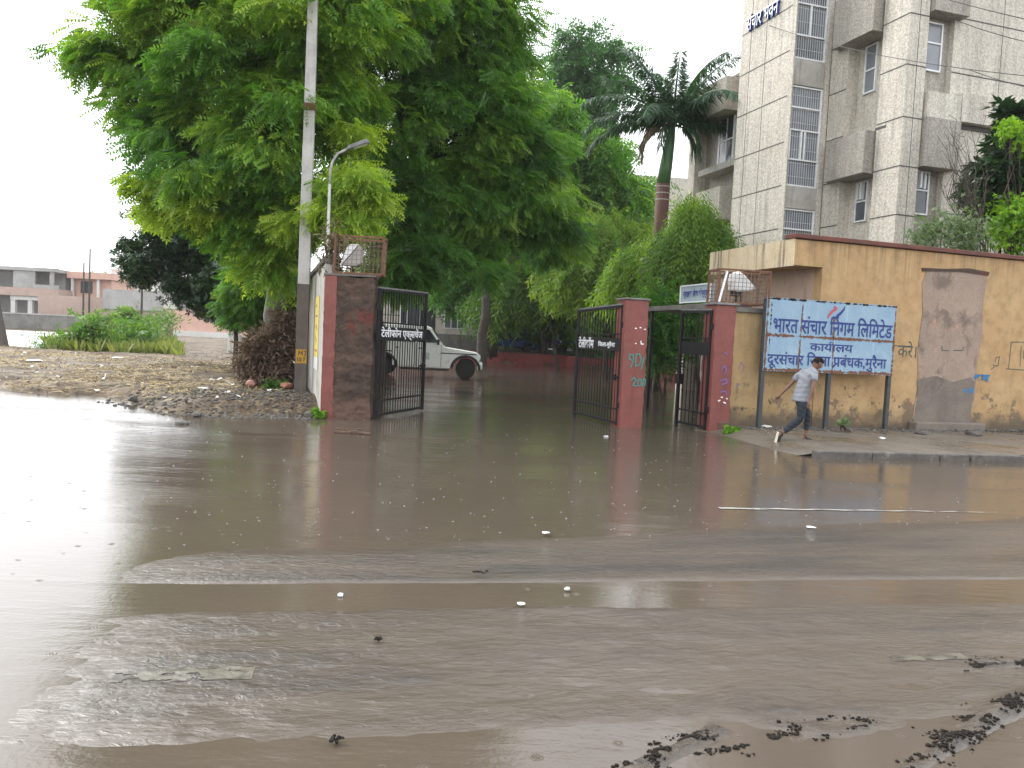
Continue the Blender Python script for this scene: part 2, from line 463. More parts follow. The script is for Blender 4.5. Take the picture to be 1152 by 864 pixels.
class MB:
    """collects simple shapes into one mesh"""
    def __init__(s):
        s.v = []; s.f = []; s.mi = []
    def add(s, vs, fs, mi=0):
        k = len(s.v)
        s.v += [tuple(v) for v in vs]
        s.f += [tuple(i + k for i in f) for f in fs]
        s.mi += [mi] * len(fs)
        return s
    def box(s, x0, x1, y0, y1, z0, z1, mi=0, tx=0.0, ty=0.0):
        vs = [(x0, y0, z0), (x1, y0, z0), (x1, y1, z0), (x0, y1, z0),
              (x0 + tx, y0 + ty, z1), (x1 - tx, y0 + ty, z1), (x1 - tx, y1 - ty, z1), (x0 + tx, y1 - ty, z1)]
        return s.add(vs, [(3, 2, 1, 0), (4, 5, 6, 7), (0, 1, 5, 4), (1, 2, 6, 5), (2, 3, 7, 6), (3, 0, 4, 7)], mi)
    def bar(s, p, q, w, h=None, mi=0):
        h = h or w
        p, q = Vector(p), Vector(q)
        d = (q - p).normalized()
        a = d.cross(Vector((0, 0, 1)))
        if a.length < 1e-3:
            a = Vector((1, 0, 0))
        a.normalize(); b = a.cross(d)
        vs = []
        for c in (p, q):
            for i, j in ((-1, -1), (1, -1), (1, 1), (-1, 1)):
                vs.append(c + a * (i * w / 2) + b * (j * h / 2))
        return s.add(vs, [(0, 1, 2, 3), (7, 6, 5, 4), (0, 4, 5, 1), (1, 5, 6, 2), (2, 6, 7, 3), (3, 7, 4, 0)], mi)
    def tube(s, pts, rads, n=8, mi=0, cap=True):
        pts = [Vector(p) for p in pts]
        if isinstance(rads, (int, float)):
            rads = [rads] * len(pts)
        k = len(s.v)
        ref = None
        for i, p in enumerate(pts):
            d = (pts[min(i + 1, len(pts) - 1)] - pts[max(i - 1, 0)])
            if d.length < 1e-9:
                d = Vector((0, 0, 1))
            d.normalize()
            if ref is None:
                ref = d.cross(Vector((0.3, 1, 0.1)))
                if ref.length < .05:
                    ref = d.cross(Vector((1, 0, 0)))
            a = (ref - d * ref.dot(d)).normalized()
            ref = a
            b = d.cross(a)
            for j in range(n):
                t = 2 * math.pi * j / n
                s.v.append(tuple(p + (a * math.cos(t) + b * math.sin(t)) * rads[i]))
        for i in range(len(pts) - 1):
            for j in range(n):
                j2 = (j + 1) % n
                s.f.append((k + i * n + j, k + i * n + j2, k + (i + 1) * n + j2, k + (i + 1) * n + j)); s.mi.append(mi)
        if cap:
            s.f.append(tuple(k + j for j in reversed(range(n)))); s.mi.append(mi)
            e = k + (len(pts) - 1) * n
            s.f.append(tuple(e + j for j in range(n))); s.mi.append(mi)
        return s
    def prism(s, poly, axis, a0, a1, mi=0):
        """poly: 2D outline; axis 'y': (x,z) outline extruded along y, 'z': (x,y) along z, 'x': (y,z) along x"""
        def P(u, w, a):
            return (u, a, w) if axis == 'y' else ((u, w, a) if axis == 'z' else (a, u, w))
        n = len(poly)
        vs = [P(u, w, a0) for u, w in poly] + [P(u, w, a1) for u, w in poly]
        fs = [tuple(reversed(range(n))), tuple(range(n, 2 * n))]
        fs += [(i, (i + 1) % n, n + (i + 1) % n, n + i) for i in range(n)]
        return s.add(vs, fs, mi)
    def lathe(s, prof, n=16, c=(0, 0, 0), axis='z', mi=0):
        k = len(s.v)
        for r, h in prof:
            for j in range(n):
                t = 2 * math.pi * j / n
                x, y = r * math.cos(t), r * math.sin(t)
                p = (x, y, h) if axis == 'z' else ((x, h, y) if axis == 'y' else (h, x, y))
                s.v.append((p[0] + c[0], p[1] + c[1], p[2] + c[2]))
        for i in range(len(prof) - 1):
            for j in range(n):
                j2 = (j + 1) % n
                s.f.append((k + i * n + j, k + i * n + j2, k + (i + 1) * n + j2, k + (i + 1) * n + j)); s.mi.append(mi)
        s.f.append(tuple(k + j for j in reversed(range(n)))); s.mi.append(mi)
        e = k + (len(prof) - 1) * n
        s.f.append(tuple(e + j for j in range(n))); s.mi.append(mi)
        return s
    def build(s, name, mat, parent=None, smooth=False, bevel=0.0, loc=None, rz=None):
        me = bpy.data.meshes.new(name)
        me.from_pydata(s.v, [], s.f)
        bm = bmesh.new(); bm.from_mesh(me)
        bmesh.ops.recalc_face_normals(bm, faces=bm.faces)
        bm.to_mesh(me); bm.free()
        o = mesh_obj(name, me, mat, parent, smooth)
        if any(s.mi):
            me.polygons.foreach_set('material_index', s.mi)
        if bevel:
            b = o.modifiers.new('bevel', 'BEVEL'); b.width = bevel; b.segments = 2; b.limit_method = 'ANGLE'
        if loc is not None:
            o.location = loc
        if rz is not None:
            o.rotation_euler = (0, 0, rz)
        return o

from mathutils import noise as mnoise
def rough_box(name, dims, mat, parent, amp=.02, step=.035, freq=5.0, taper=0.0, chip=0.0):
    """a masonry block with uneven, chipped faces"""
    x0, x1, y0, y1, z0, z1 = dims
    n = [max(2, int((b - a) / step)) for a, b in ((x0, x1), (y0, y1), (z0, z1))]
    L = [np.linspace(a, b, k + 1) for (a, b), k in zip(((x0, x1), (y0, y1), (z0, z1)), n)]
    idx = {}; V = []; F = []
    def vid(i, j, k):
        if (i, j, k) not in idx:
            p = Vector((L[0][i], L[1][j], L[2][k]))
            d = Vector(((i == n[0]) - (i == 0), (j == n[1]) - (j == 0), (k == n[2]) - (k == 0)))
            edge = abs(d.x) + abs(d.y) + abs(d.z)
            q = p * freq + Vector((x0 * 7, y0 * 3, len(name)))
            w = mnoise.fractal(q, .9, 2.2, 5) * amp + mnoise.fractal(p * 1.3, 1, 2, 3) * amp * .8
            if chip and edge > 1:
                w -= chip * max(0, mnoise.noise(p * 6.5) + .15)
            p = p + d.normalized() * w
            if taper:
                t_ = (p.z - z0) / (z1 - z0)
                p.x += (-(i == 0) + (i == n[0])) * 0 + ((x0 + x1) / 2 - p.x) * taper * t_
            idx[(i, j, k)] = len(V); V.append(tuple(p))
        return idx[(i, j, k)]
    for a in (0, n[0]):
        for j in range(n[1]):
            for k in range(n[2]):
                F.append((vid(a, j, k), vid(a, j + 1, k), vid(a, j + 1, k + 1), vid(a, j, k + 1)))
    for b in (0, n[1]):
        for i in range(n[0]):
            for k in range(n[2]):
                F.append((vid(i, b, k), vid(i + 1, b, k), vid(i + 1, b, k + 1), vid(i, b, k + 1)))
    for c in (0, n[2]):
        for i in range(n[0]):
            for j in range(n[1]):
                F.append((vid(i, j, c), vid(i + 1, j, c), vid(i + 1, j + 1, c), vid(i, j + 1, c)))
    m = MB(); m.v = V; m.f = F; m.mi = [0] * len(F)
    return m.build(name, mat, parent)

def copy_tree(o, parent=None):
    c = o.copy()
    COL.objects.link(c)
    if parent is not None:
        c.parent = parent
    for ch in list(o.children):
        copy_tree(ch, c)
    return c

def hashn(ix, iy, seed):
    n = (ix * 374761393 + iy * 668265263 + seed * 974711) & 0xffffffff
    n = ((n ^ (n >> 13)) * 1274126177) & 0xffffffff
    return ((n ^ (n >> 16)) & 0xffff) / 65535.0
def vnoise(x, y, seed=0):
    x = np.asarray(x, float); y = np.asarray(y, float)
    ix = np.floor(x).astype(np.int64); iy = np.floor(y).astype(np.int64)
    fx = x - ix; fy = y - iy
    fx = fx * fx * (3 - 2 * fx); fy = fy * fy * (3 - 2 * fy)
    a = hashn(ix, iy, seed); b = hashn(ix + 1, iy, seed); c = hashn(ix, iy + 1, seed); d = hashn(ix + 1, iy + 1, seed)
    return (a * (1 - fx) + b * fx) * (1 - fy) + (c * (1 - fx) + d * fx) * fy
def fbm(x, y, seed=0, oct=5, gain=.55):
    s = 0; a = 1; t = 0
    for i in range(oct):
        s = s + a * vnoise(x * 2 ** i, y * 2 ** i, seed + i * 17); t += a; a *= gain
    return s / t - .5
def sstep(x, a, b):
    t = np.clip((x - a) / (b - a), 0, 1)
    return t * t * (3 - 2 * t)

def grid_mesh(name, xs, ys, fz, mat, smooth=True):
    X, Y = np.meshgrid(xs, ys)
    Z = fz(X, Y)
    nx, ny = len(xs), len(ys)
    co_ = np.stack([X, Y, Z], -1).reshape(-1, 3)
    i = np.arange(nx - 1); j = np.arange(ny - 1)
    I, J = np.meshgrid(i, j)
    a = (J * nx + I).ravel()
    faces = np.stack([a, a + 1, a + nx + 1, a + nx], -1)
    return np_mesh(name, co_, faces, mat, smooth=smooth)

def np_mesh(name, co_, faces, mat, parent=None, tint=None, smooth=False):
    me = bpy.data.meshes.new(name)
    k = faces.shape[1]
    me.vertices.add(len(co_)); me.vertices.foreach_set('co', np.ascontiguousarray(co_, dtype=np.float32).ravel())
    me.loops.add(faces.size); me.loops.foreach_set('vertex_index', np.ascontiguousarray(faces, dtype=np.int32).ravel())
    me.polygons.add(len(faces)); me.polygons.foreach_set('loop_start', np.arange(0, faces.size, k, dtype=np.int32))
    if tint is not None:
        at_ = me.attributes.new('tint', 'FLOAT', 'FACE')
        at_.data.foreach_set('value', np.ascontiguousarray(tint, dtype=np.float32))
    if smooth:
        me.polygons.foreach_set('use_smooth', np.ones(len(faces), dtype=bool))
    me.update(calc_edges=True)
    return mesh_obj(name, me, mat, parent)

# leaf templates: (verts k x 3 with x along the leaf, faces m x 4)
def kite(p, d, n, L, w):
    p, d, n = np.array(p, float), np.array(d, float), np.array(n, float)
    d = d / np.linalg.norm(d)
    sd_ = np.cross(n, d); sd_ /= np.linalg.norm(sd_)
    return [p, p + d * L * .45 + sd_ * w / 2, p + d * L - n * L * .12, p + d * L * .45 - sd_ * w / 2]
def tmpl_pinnate(pairs=7, L=.30, w=.085, droop=.25):
    V = []
    for i in range(pairs):
        t = .18 + .82 * i / (pairs - 1)
        z = -droop * t * t
        for sg in (-1, 1):
            V += kite((t, 0, z), (.55, sg, -.18), (0, .15 * sg, 1), L * (1 - .35 * abs(t - .5)), w)
    V += kite((1, 0, -droop), (1, 0, -.5), (0, 0, 1), L, w)
    V = np.array(V)
    return V, np.arange(len(V)).reshape(-1, 4)
def tmpl_leaf(w=.42):
    V = np.array(kite((0, 0, 0), (1, 0, 0), (0, 0, 1), 1, w))
    return V, np.array([[0, 1, 2, 3]])
def tmpl_cluster(n=7, w=.34, up_=.2):
    V = []
    for i in range(n):
        a = 2 * math.pi * i / n + .4 * (i % 2)
        V += kite((0, 0, 0), (math.cos(a), math.sin(a), up_ * (1 if i % 2 else -.6)), (0, 0, 1), 1.0 - .25 * (i % 2), w)
    V = np.array(V)
    return V, np.arange(len(V)).reshape(-1, 4)
def tmpl_strand(n=16, L=.16, w=.035, bend=.12):
    V = []
    for i in range(n):
        t = (i + .5) / n
        a = i * 2.4
        V += kite((t, bend * t * t * math.cos(2), bend * .5 * t * t), (1.0, .75 * math.cos(a), .75 * math.sin(a)), (math.sin(a) * .3, -math.sin(a), math.cos(a)), L, w)
    V = np.array(V)
    return V, np.arange(len(V)).reshape(-1, 4)
PIN = tmpl_pinnate(6, .36, .125)
PIN5 = tmpl_pinnate(4, .42, .15)
LEAF = tmpl_leaf()
LANCE = tmpl_leaf(.22)
CLUS = tmpl_cluster()
STRAND = tmpl_strand()

def scatter(name, tm, pos, dirs, size, tint, mat, parent=None, roll_=.6):
    V, F = tm
    n = len(pos)
    d = dirs / np.maximum(np.linalg.norm(dirs, axis=1, keepdims=True), 1e-6)
    upv = np.tile(np.array([0, 0, 1.0]), (n, 1)) + rng.normal(0, roll_, (n, 3))
    y = np.cross(upv, d); y /= np.maximum(np.linalg.norm(y, axis=1, keepdims=True), 1e-6)
    z = np.cross(d, y)
    co_ = pos[:, None, :] + size[:, None, None] * (V[None, :, 0:1] * d[:, None, :] + V[None, :, 1:2] * y[:, None, :] + V[None, :, 2:3] * z[:, None, :])
    k = len(V)
    faces = (F[None] + (np.arange(n) * k)[:, None, None]).reshape(-1, 4)
    tt = np.repeat(tint, len(F))
    return np_mesh(name, co_.reshape(-1, 3), faces, mat, parent, tt)

def clumps(lobes, n, shell=.55, squash=.85):
    """points in the outer part of several balls: lobes = [(centre, radius)]"""
    w = np.array([r ** 2 for _, r in lobes]); w = w / w.sum()
    which = rng.choice(len(lobes), n, p=w)
    u = rng.normal(size=(n, 3)); u /= np.linalg.norm(u, axis=1, keepdims=True)
    rad = (shell + (1 - shell) * rng.random(n)) ** .8
    c = np.array([list(l[0]) for l in lobes])[which]
    r = np.array([l[1] for l in lobes])[which]
    u[:, 2] *= squash
    return c + u * (r * rad)[:, None], u, which

def limb(mb, p, q, r0, r1, n=6, wob=.06, sag=0.0, sides=7):
    p, q = Vector(p), Vector(q)
    L = (q - p).length
    pts = []
    for i in range(n + 1):
        t = i / n
        c = p.lerp(q, t)
        if 0 < i < n:
            c += Vector((random.uniform(-1, 1), random.uniform(-1, 1), random.uniform(-.6, .6))) * wob * L
        c.z += sag * math.sin(math.pi * t) * L
        pts.append(c)
    mb.tube(pts, [r0 + (r1 - r0) * (i / n) for i in range(n + 1)], sides)
    return pts

def tree(name, label, cat, base, lobes, nclump, per, tm, size, mat, trunk_r, fork, barkmat, group=None, spread=.75, droop=.5, tintmix=(.35, .2), limbs=26, dirmix=.8, trunk_top=None, roll_=.6, shell=.55, lean=None):
    base = Vector(base)
    t = empty(name, base, 0, label, cat, group)
    lob = [(Vector(c) - base, r) for c, r in lobes]
    C_, U_, which = clumps(lob, nclump, shell)
    # wood
    mb = MB()
    top = Vector(trunk_top) - base if trunk_top is not None else Vector((0, 0, fork))
    tr = limb(mb, (0, 0, -.25), top, trunk_r * 1.25, trunk_r * .72, 6, .03, sides=10)
    ends = []
    for c, r in lob:
        pp = limb(mb, tr[-1 - random.randint(0, 1)], c, trunk_r * .5, trunk_r * .14, 7, .05)
        ends.append(pp)
    idx = rng.choice(nclump, min(limbs, nclump), replace=False)
    for i in idx:
        pp = ends[which[i]]
        st = pp[random.randint(2, len(pp) - 1)]
        limb(mb, st, C_[i], trunk_r * .13, .012, 5, .05, sides=5)
    mb.build('trunk', barkmat, t, smooth=True)
    # foliage
    n = nclump * per
    ci = np.repeat(np.arange(nclump), per)
    cs = rng.uniform(.6, 1.25, nclump)
    off = rng.normal(size=(n, 3)); off /= np.linalg.norm(off, axis=1, keepdims=True)
    off *= (rng.random(n) ** .5)[:, None]
    off[:, 2] *= .6
    pos = C_[ci] + off * (spread * cs[ci])[:, None]
    d = off * .9 + U_[ci] * dirmix + rng.normal(0, .6, (n, 3))
    d[:, 2] = d[:, 2] * .5 - droop
    ctint = np.clip(rng.normal(tintmix[0], tintmix[1], nclump), 0, 1)
    tint = np.clip(ctint[ci] + rng.normal(0, .10, n), 0, 1)
    sz = rng.uniform(size * .75, size * 1.25, n)
    scatter('crown', tm, pos, d, sz, tint, mat, t, roll_)
    return t

def text_mesh(body, w, h, depth, name, mat, parent, loc=(0, 0, 0), rot=None, shear=0.0, marks=None, bold=0.0):
    """lettering fitted into a box w x h; stands in local x (right) / z (up), facing -y"""
    cu = bpy.data.curves.new('lettering', 'FONT')
    cu.body = body
    cu.size = 1.0
    cu.resolution_u = 2
    cu.offset = bold
    tmp = bpy.data.objects.new('lettering_source', cu)
    COL.objects.link(tmp)
    dg = bpy.context.evaluated_depsgraph_get()
    me = bpy.data.meshes.new_from_object(tmp.evaluated_get(dg))
    bpy.data.objects.remove(tmp)
    bpy.data.curves.remove(cu)
    n = len(me.vertices)
    a = np.zeros(n * 3); me.vertices.foreach_get('co', a); a = a.reshape(-1, 3)
    fs = [tuple(p.vertices) for p in me.polygons]
    vs = [tuple(v) for v in a]
    for m in (marks or []):            # extra strokes in em units: polyline + width
        pts, wd = m
        for i in range(len(pts) - 1):
            p, q = np.array(pts[i]), np.array(pts[i + 1])
            dd = (q - p) / max(1e-6, np.linalg.norm(q - p)); nn = np.array([-dd[1], dd[0]]) * wd / 2
            p = p - dd * wd * .3; q = q + dd * wd * .3
            k = len(vs)
            zz = .0004 * (i + 1)
            vs += [(*(p + nn), zz), (*(p - nn), zz), (*(q - nn), zz), (*(q + nn), zz)]
            fs.append((k, k + 1, k + 2, k + 3))
    a = np.array(vs)
    bpy.data.meshes.remove(me)
    lo = a.min(0); hi = a.max(0)
    sx = w / (hi[0] - lo[0]); sz = h / (hi[1] - lo[1])
    X = (a[:, 0] - lo[0]) * sx
    Zz = (a[:, 1] - lo[1]) * sz
    X = X + shear * Zz
    if depth > 0:
        front = [(x, -depth - q * .5, z) for x, z, q in zip(X, Zz, a[:, 2])]
        back = [(x, 0.0, z) for x, z in zip(X, Zz)]
        k = len(front)
        from collections import Counter
        ed = Counter()
        for f in fs:
            for i in range(len(f)):
                ed[tuple(sorted((f[i], f[(i + 1) % len(f)])))] += 1
        faces = list(fs)
        for f in fs:
            for i in range(len(f)):
                e = (f[i], f[(i + 1) % len(f)])
                if ed[tuple(sorted(e))] == 1:
                    faces.append((e[0], e[0] + k, e[1] + k, e[1]))
        vs = front + back
    else:
        vs = [(x, -q * .5, z) for x, z, q in zip(X, Zz, a[:, 2])]
        faces = fs
    m2 = bpy.data.meshes.new(name)
    m2.from_pydata(vs, [], faces)
    m2.update()
    o = mesh_obj(name, m2, mat, parent)
    o.location = loc
    if rot is not None:
        o.rotation_euler = rot
    return o

def strokes(name, polys, w, mat, parent, y=-.004, depth=.002):
    """hand-painted strokes: polylines in local (x, z)"""
    mb = MB()
    q = 0
    for pts in polys:
        for i in range(len(pts) - 1):
            p, r_ = Vector((pts[i][0], 0, pts[i][1])), Vector((pts[i + 1][0], 0, pts[i + 1][1]))
            d = (r_ - p)
            if d.length < 1e-6:
                continue
            d.normalize(); nn = Vector((-d.z, 0, d.x)) * w / 2
            p = p - d * w * .25; r_ = r_ + d * w * .25
            yy = y - .00015 * (q % 9); q += 1
            mb.add([(a_.x, yy, a_.z) for a_ in (p + nn, p - nn, r_ - nn, r_ + nn)], [(0, 1, 2, 3)])
    return mb.build(name, mat, parent)

def rock_mesh(name, mat, r=1.0, seed=0, flat=.7, sub=2):
    bm = bmesh.new()
    bmesh.ops.create_icosphere(bm, subdivisions=sub, radius=r)
    rr = random.Random(seed)
    ax = [Vector((rr.gauss(0, 1), rr.gauss(0, 1), rr.gauss(0, 1))).normalized() for _ in range(9)]
    cut = [rr.uniform(.55, .9) * r for _ in ax]
    for v in bm.verts:
        for a_, c in zip(ax, cut):
            d = v.co.dot(a_)
            if d > c:
                v.co -= a_ * (d - c)
        v.co.z *= flat
        v.co *= 1 + rr.uniform(-.05, .05)
    me = bpy.data.meshes.new(name)
    bm.to_mesh(me); bm.free()
    me.materials.append(mat)
    return me
# ------------------------------------------------------------------ ground, water, road
Uv = Vector((math.cos(TH), math.sin(TH), 0)); Wv = Vector((-math.sin(TH), math.cos(TH), 0))
def uw(a, b, z=0.0):
    return Uv * a + Wv * b + Vector((0, 0, z))
Sv = Vector((math.cos(PH), math.sin(PH), 0)); Tv = Vector((-math.sin(PH), math.cos(PH), 0))
def st(s, t, z=0.0):
    return Sv * s + Tv * t + Vector((0, 0, z))

SHX = [-60, -40, -14, -10.8, -9.2, -7.8, -7.0, -6.2, -5.6, -4.7, -3.9, -3.4, -3.0]
SHY = [30, 24, 18.0, 16.9, 17.0, 15.8, 15.1, 14.6, 14.3, 14.9, 15.0, 15.3, 16.2]
CUX = [-12, -9, -2.2, 4.0, 7.6, 8.6, 9.4, 12]
CUY = [62, 61, 59.5, 57.5, 47, 37, 29, 29]
def terrain(X, Y):
    z = np.full(X.shape, -.15)
    A = X * math.cos(TH) + Y * math.sin(TH)
    wob = fbm(X * .55, Y * .55, 3, 5) * 1.6
    d = Y - np.interp(X, SHX, SHY) + wob
    land = sstep(d, -.5, 1.6) * sstep(1.3 - A, -.05, .12)
    bumps = fbm(X * 1.1, Y * 1.1, 9, 5) * .16 + fbm(X * 4, Y * 4, 21, 3) * .06
    hl = .20 + .05 * sstep(Y, 22, 40) + bumps * sstep(d, -.2, 1.0) * (1 - .5 * sstep(Y, 40, 60))
    # pond to the left, beyond the straw
    pond = sstep(-.50 - X / np.maximum(Y, 1) , 0, .045) * sstep(Y, 37, 42) * (1 - sstep(Y, 94, 97))
    hl = hl * (1 - pond) - .2 * pond
    # rubble heap at the foot of the pole
    hl = hl + .07 * np.exp(-((X + 5.1) ** 2 / 1.6 + (Y - 16.9) ** 2 / 2.2))
    z = z * (1 - land) + hl * land
    yard = sstep(Y - np.interp(X, CUX, CUY), .1, .3) * sstep(A - 1.3, 0, .2)
    z = z * (1 - yard) + .28 * yard
    far = sstep(Y, 97, 104)
    z = z * (1 - far) + (.5 + .02 * np.maximum(Y - 100, 0)) * far
    return z
xs = np.concatenate([np.linspace(-90, -22, 90), np.linspace(-21.6, -2.6, 200), np.linspace(-2.2, 34, 70)])
ys = np.concatenate([np.linspace(8.9, 13, 8), np.linspace(13.2, 26, 170), np.linspace(26.3, 48, 90), np.linspace(48.6, 125, 80)])
struct(grid_mesh('waste_ground', xs, ys, terrain, M['dirt']))
g0 = MB(); g0.add([(-900, -300, -.6), (900, -300, -.6), (900, 1500, -.6), (-900, 1500, -.6)], [(0, 1, 2, 3)])
struct(g0.build('ground', M['ground']))
wm = MB(); wm.add([(-95, .4, 0), (45, .4, 0), (45, 97.5, 0), (-95, 97.5, 0)], [(0, 1, 2, 3)])
struct(wm.build('flood_water', M['water']))
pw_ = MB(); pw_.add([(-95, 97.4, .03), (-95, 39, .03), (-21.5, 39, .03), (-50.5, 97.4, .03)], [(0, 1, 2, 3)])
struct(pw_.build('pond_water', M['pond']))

def roadh(s, t):
    n1 = fbm(s * .8, t * 2.2, 31, 5)
    n2 = fbm(s * 5, t * 9, 47, 4)
    edge = 6.45 + .165 * np.maximum(s, -2) + fbm(s * .5, t * .1, 5, 4) * .5
    h = np.full(s.shape, -.02)
    ridge = sstep(t, 5.22 + .08 * n1, 5.36 + .08 * n1) * (1 - sstep(t, edge - .55, edge + .3))
    h = h + ridge * (.034 + .012 * n1)
    strip_lo = 4.93 + .10 * fbm(s * .6, t * 0, 8, 3)
    near = (1 - sstep(t, strip_lo - .25, strip_lo + .02)) * sstep(t, 2.95 + .5 * n1, 3.35 + .5 * n1)
    h = h + near * (.0265 + .019 * n1 + .013 * n2)
    # left end runs down under the water
    h = h - .04 * sstep(-s + .25 * n1, .9, 2.6)
    h = h + .014 * n2 * (1 - near) * .4
    h = h - .12 * sstep(t, edge + .2, edge + 2.5)
    # bottom right: silted, broken edge of the tarmac
    def seg(p, q):
        px, py = q[0] - p[0], q[1] - p[1]
        k = np.clip(((s - p[0]) * px + (t - p[1]) * py) / (px * px + py * py), 0, 1)
        return np.hypot(s - p[0] - k * px, t - p[1] - k * py)
    dr = np.minimum(seg((2.15, 2.75), (3.2, 3.32)), seg((1.05, 2.88), (1.55, 3.17)))
    dr = np.minimum(dr, seg((3.2, 3.32), (4.6, 3.6)))
    h = h + .035 * np.exp(-(dr / .055) ** 2) * (1 + 1.2 * n2)
    sandy = np.exp(-(((s - 2.1) / .5) ** 2 + ((t - 3.1) / .18) ** 2))
    h = h + .012 * sandy * (1 + 3 * n2)
    return h
ts = np.concatenate([np.arange(1.6, 2.6, .05), np.arange(2.6, 5.6, .022), np.arange(5.6, 9.4, .05)])
ss = np.concatenate([np.arange(-14, -4, .2), np.arange(-4, 6.5, .03), np.arange(6.5, 24, .2)])
ro = grid_mesh('road', ss, ts, roadh, M['road'])
ro.rotation_euler = (0, 0, PH)
struct(ro)

# worn lane dashes and the kerb-side line on the tarmac
def dash(s0, s1, t0, t1, z, nx, name='lane_marking'):
    xs_ = np.linspace(s0, s1, nx); ys_ = np.linspace(t0, t1, 22)
    Xg, Yg_ = np.meshgrid(xs_, ys_)
    Zg = np.maximum(roadh(Xg, Yg_), 0) + z
    I, J_ = np.meshgrid(np.arange(nx - 1), np.arange(len(ys_) - 1))
    a = (J_ * nx + I).ravel()
    cx, cy = xs_[I.ravel()], ys_[J_.ravel()]
    edge_ = np.minimum(np.minimum(cx - s0, s1 - cx) / .05, np.minimum(cy - t0, t1 - cy) / .02)
    keep = fbm(cx * 14, cy * 26, 301, 4) + .12 * np.clip(edge_, 0, 1) > -.02
    fc = np.stack([a, a + 1, a + nx + 1, a + nx], -1)[keep]
    o = np_mesh(name, np.stack([Xg, Yg_, Zg], -1).reshape(-1, 3), fc, M['paint_line'])
    o.rotation_euler = (0, 0, PH)
    struct(o)
dash(-1.16, -.52, 3.82, 3.97, .0022, 90)
dash(2.88, 3.36, 3.82, 3.90, .0022, 70)
e_ = MB()
pts = [(3.66 + i * .11, 7.76 - .0025 * i + .012 * math.sin(i * 1.3)) for i in range(31)]
for i in range(30):
    w0 = .032 * (1 - i / 34) + .008 * math.sin(i * 2.1); w1 = .032 * (1 - (i + 1) / 34) + .008 * math.sin(i * 2.1 + 2.1)
    e_.add([(pts[i][0], pts[i][1] - w0, .006), (pts[i + 1][0], pts[i + 1][1] - w1, .006), (pts[i + 1][0], pts[i + 1][1] + w1, .006), (pts[i][0], pts[i][1] + w0, .006)], [(0, 1, 2, 3)])
eo = e_.build('road_edge_line', M['faint'], rz=PH); struct(eo)

# raised pavement in front of the yellow wall
def paveh(s, t):
    n = fbm(s * 1.3, t * 1.3, 61, 5)
    base = .10 + .035 * sstep(t, 12.2, 14.5) + .03 * n
    k = sstep(s + .8 * fbm(s * .9, t * .9, 71, 3), 6.0, 7.6)
    return base * k - .10 * (1 - k)
ps = np.concatenate([np.arange(5.2, 14, .06), np.arange(14, 26, .25)])
pt = np.arange(11.86, 15.4, .06)
po = grid_mesh('pavement', ps, pt, paveh, M['pave']); po.rotation_euler = (0, 0, PH); struct(po)
kb = MB()
random.seed(5)
s_ = 7.15
while s_ < 25:
    L = random.uniform(.55, 1.3)
    dz = random.uniform(-.025, .0)
    kb.box(s_, s_ + L - .015, 11.70 + random.uniform(-.03, .01), 11.865, -.2, .115 + dz)
    s_ += L
ko = kb.build('pavement_kerb', M['stone'], bevel=.02, rz=PH); struct(ko)

# air
hz = MB(); hz.box(-130, 70, -6, 180, -1.7, 26)
hm = bpy.data.materials.new('haze_air'); hm.use_nodes = True
for n_ in list(hm.node_tree.nodes):
    if n_.type == 'BSDF_PRINCIPLED':
        hm.node_tree.nodes.remove(n_)
pv = hm.node_tree.nodes.new('ShaderNodeVolumePrincipled')
pv.inputs['Color'].default_value = (.97, .98, 1, 1)
pv.inputs['Density'].default_value = .00028
hm.node_tree.links.new(pv.outputs[0], hm.node_tree.nodes['Material Output'].inputs['Volume'])
ho = hz.build('haze', hm); struct(ho, 'stuff')

# ------------------------------------------------------------------ gate pillars, gates, compound wall
def pillar(x0, x1, y0, y1, h, label, rz, mats):
    """local box from its front-left corner"""
    w, d = x1 - x0, y1 - y0
    t = empty('gate_pillar', (x0, y0, 0), rz, label, 'gate pillar', 'pillars of the flooded gateway')
    return t, w, d

# left: red render on the edge, crumbled face to the road
t = empty('gate_pillar', (-3.66, 15.2, 0), R(4), 'broad brick gate pillar with crumbled brown face and red left edge', 'gate pillar', 'pillars of the flooded gateway')
rough_box('shaft', (.19, .93, .0, .55, -.4, 2.74), M['barecement'], t, .028, .03, 6, chip=.05)
rough_box('red_edge', (-.02, .215, -.014, .54, -.4, 2.75), M['redpaint'], t, .009, .035, 4, chip=.025)
b = MB(); b.box(-.04, .95, -.02, .57, 2.752, 2.80); b.build('cap', M['concrete_dark'], t, bevel=.012)
# middle
t = empty('gate_pillar', (2.22, 15.95, 0), R(14), 'slim red gate pillar with teal scribbles, standing alone in the water', 'gate pillar', 'pillars of the flooded gateway')
rough_box('shaft', (0, .50, 0, .5, -.4, 2.60), M['redpaint'], t, .005, .035, 4, chip=.03)
b = MB(); b.box(-.03, .53, -.03, .53, 2.602, 2.64); b.build('cap', M['concrete_dark'], t, bevel=.01)
strokes('graffiti', [[(.18, 1.38), (.12, 1.42), (.14, 1.5), (.21, 1.49), (.22, 1.4), (.17, 1.24)], [(.27, 1.26), (.27, 1.5), (.34, 1.52), (.39, 1.42), (.36, 1.3), (.28, 1.27)], [(.4, 1.22), (.45, 1.45)],
    [(.2, .98), (.25, 1.04), (.3, .98), (.24, .88), (.32, .86)], [(.34, .88), (.35, 1.0), (.41, 1.0), (.42, .88), (.35, .87)], [(.45, .86), (.46, 1.02), (.51, 1.0), (.5, .88)]], .022, M['teal'], t, y=-.010)
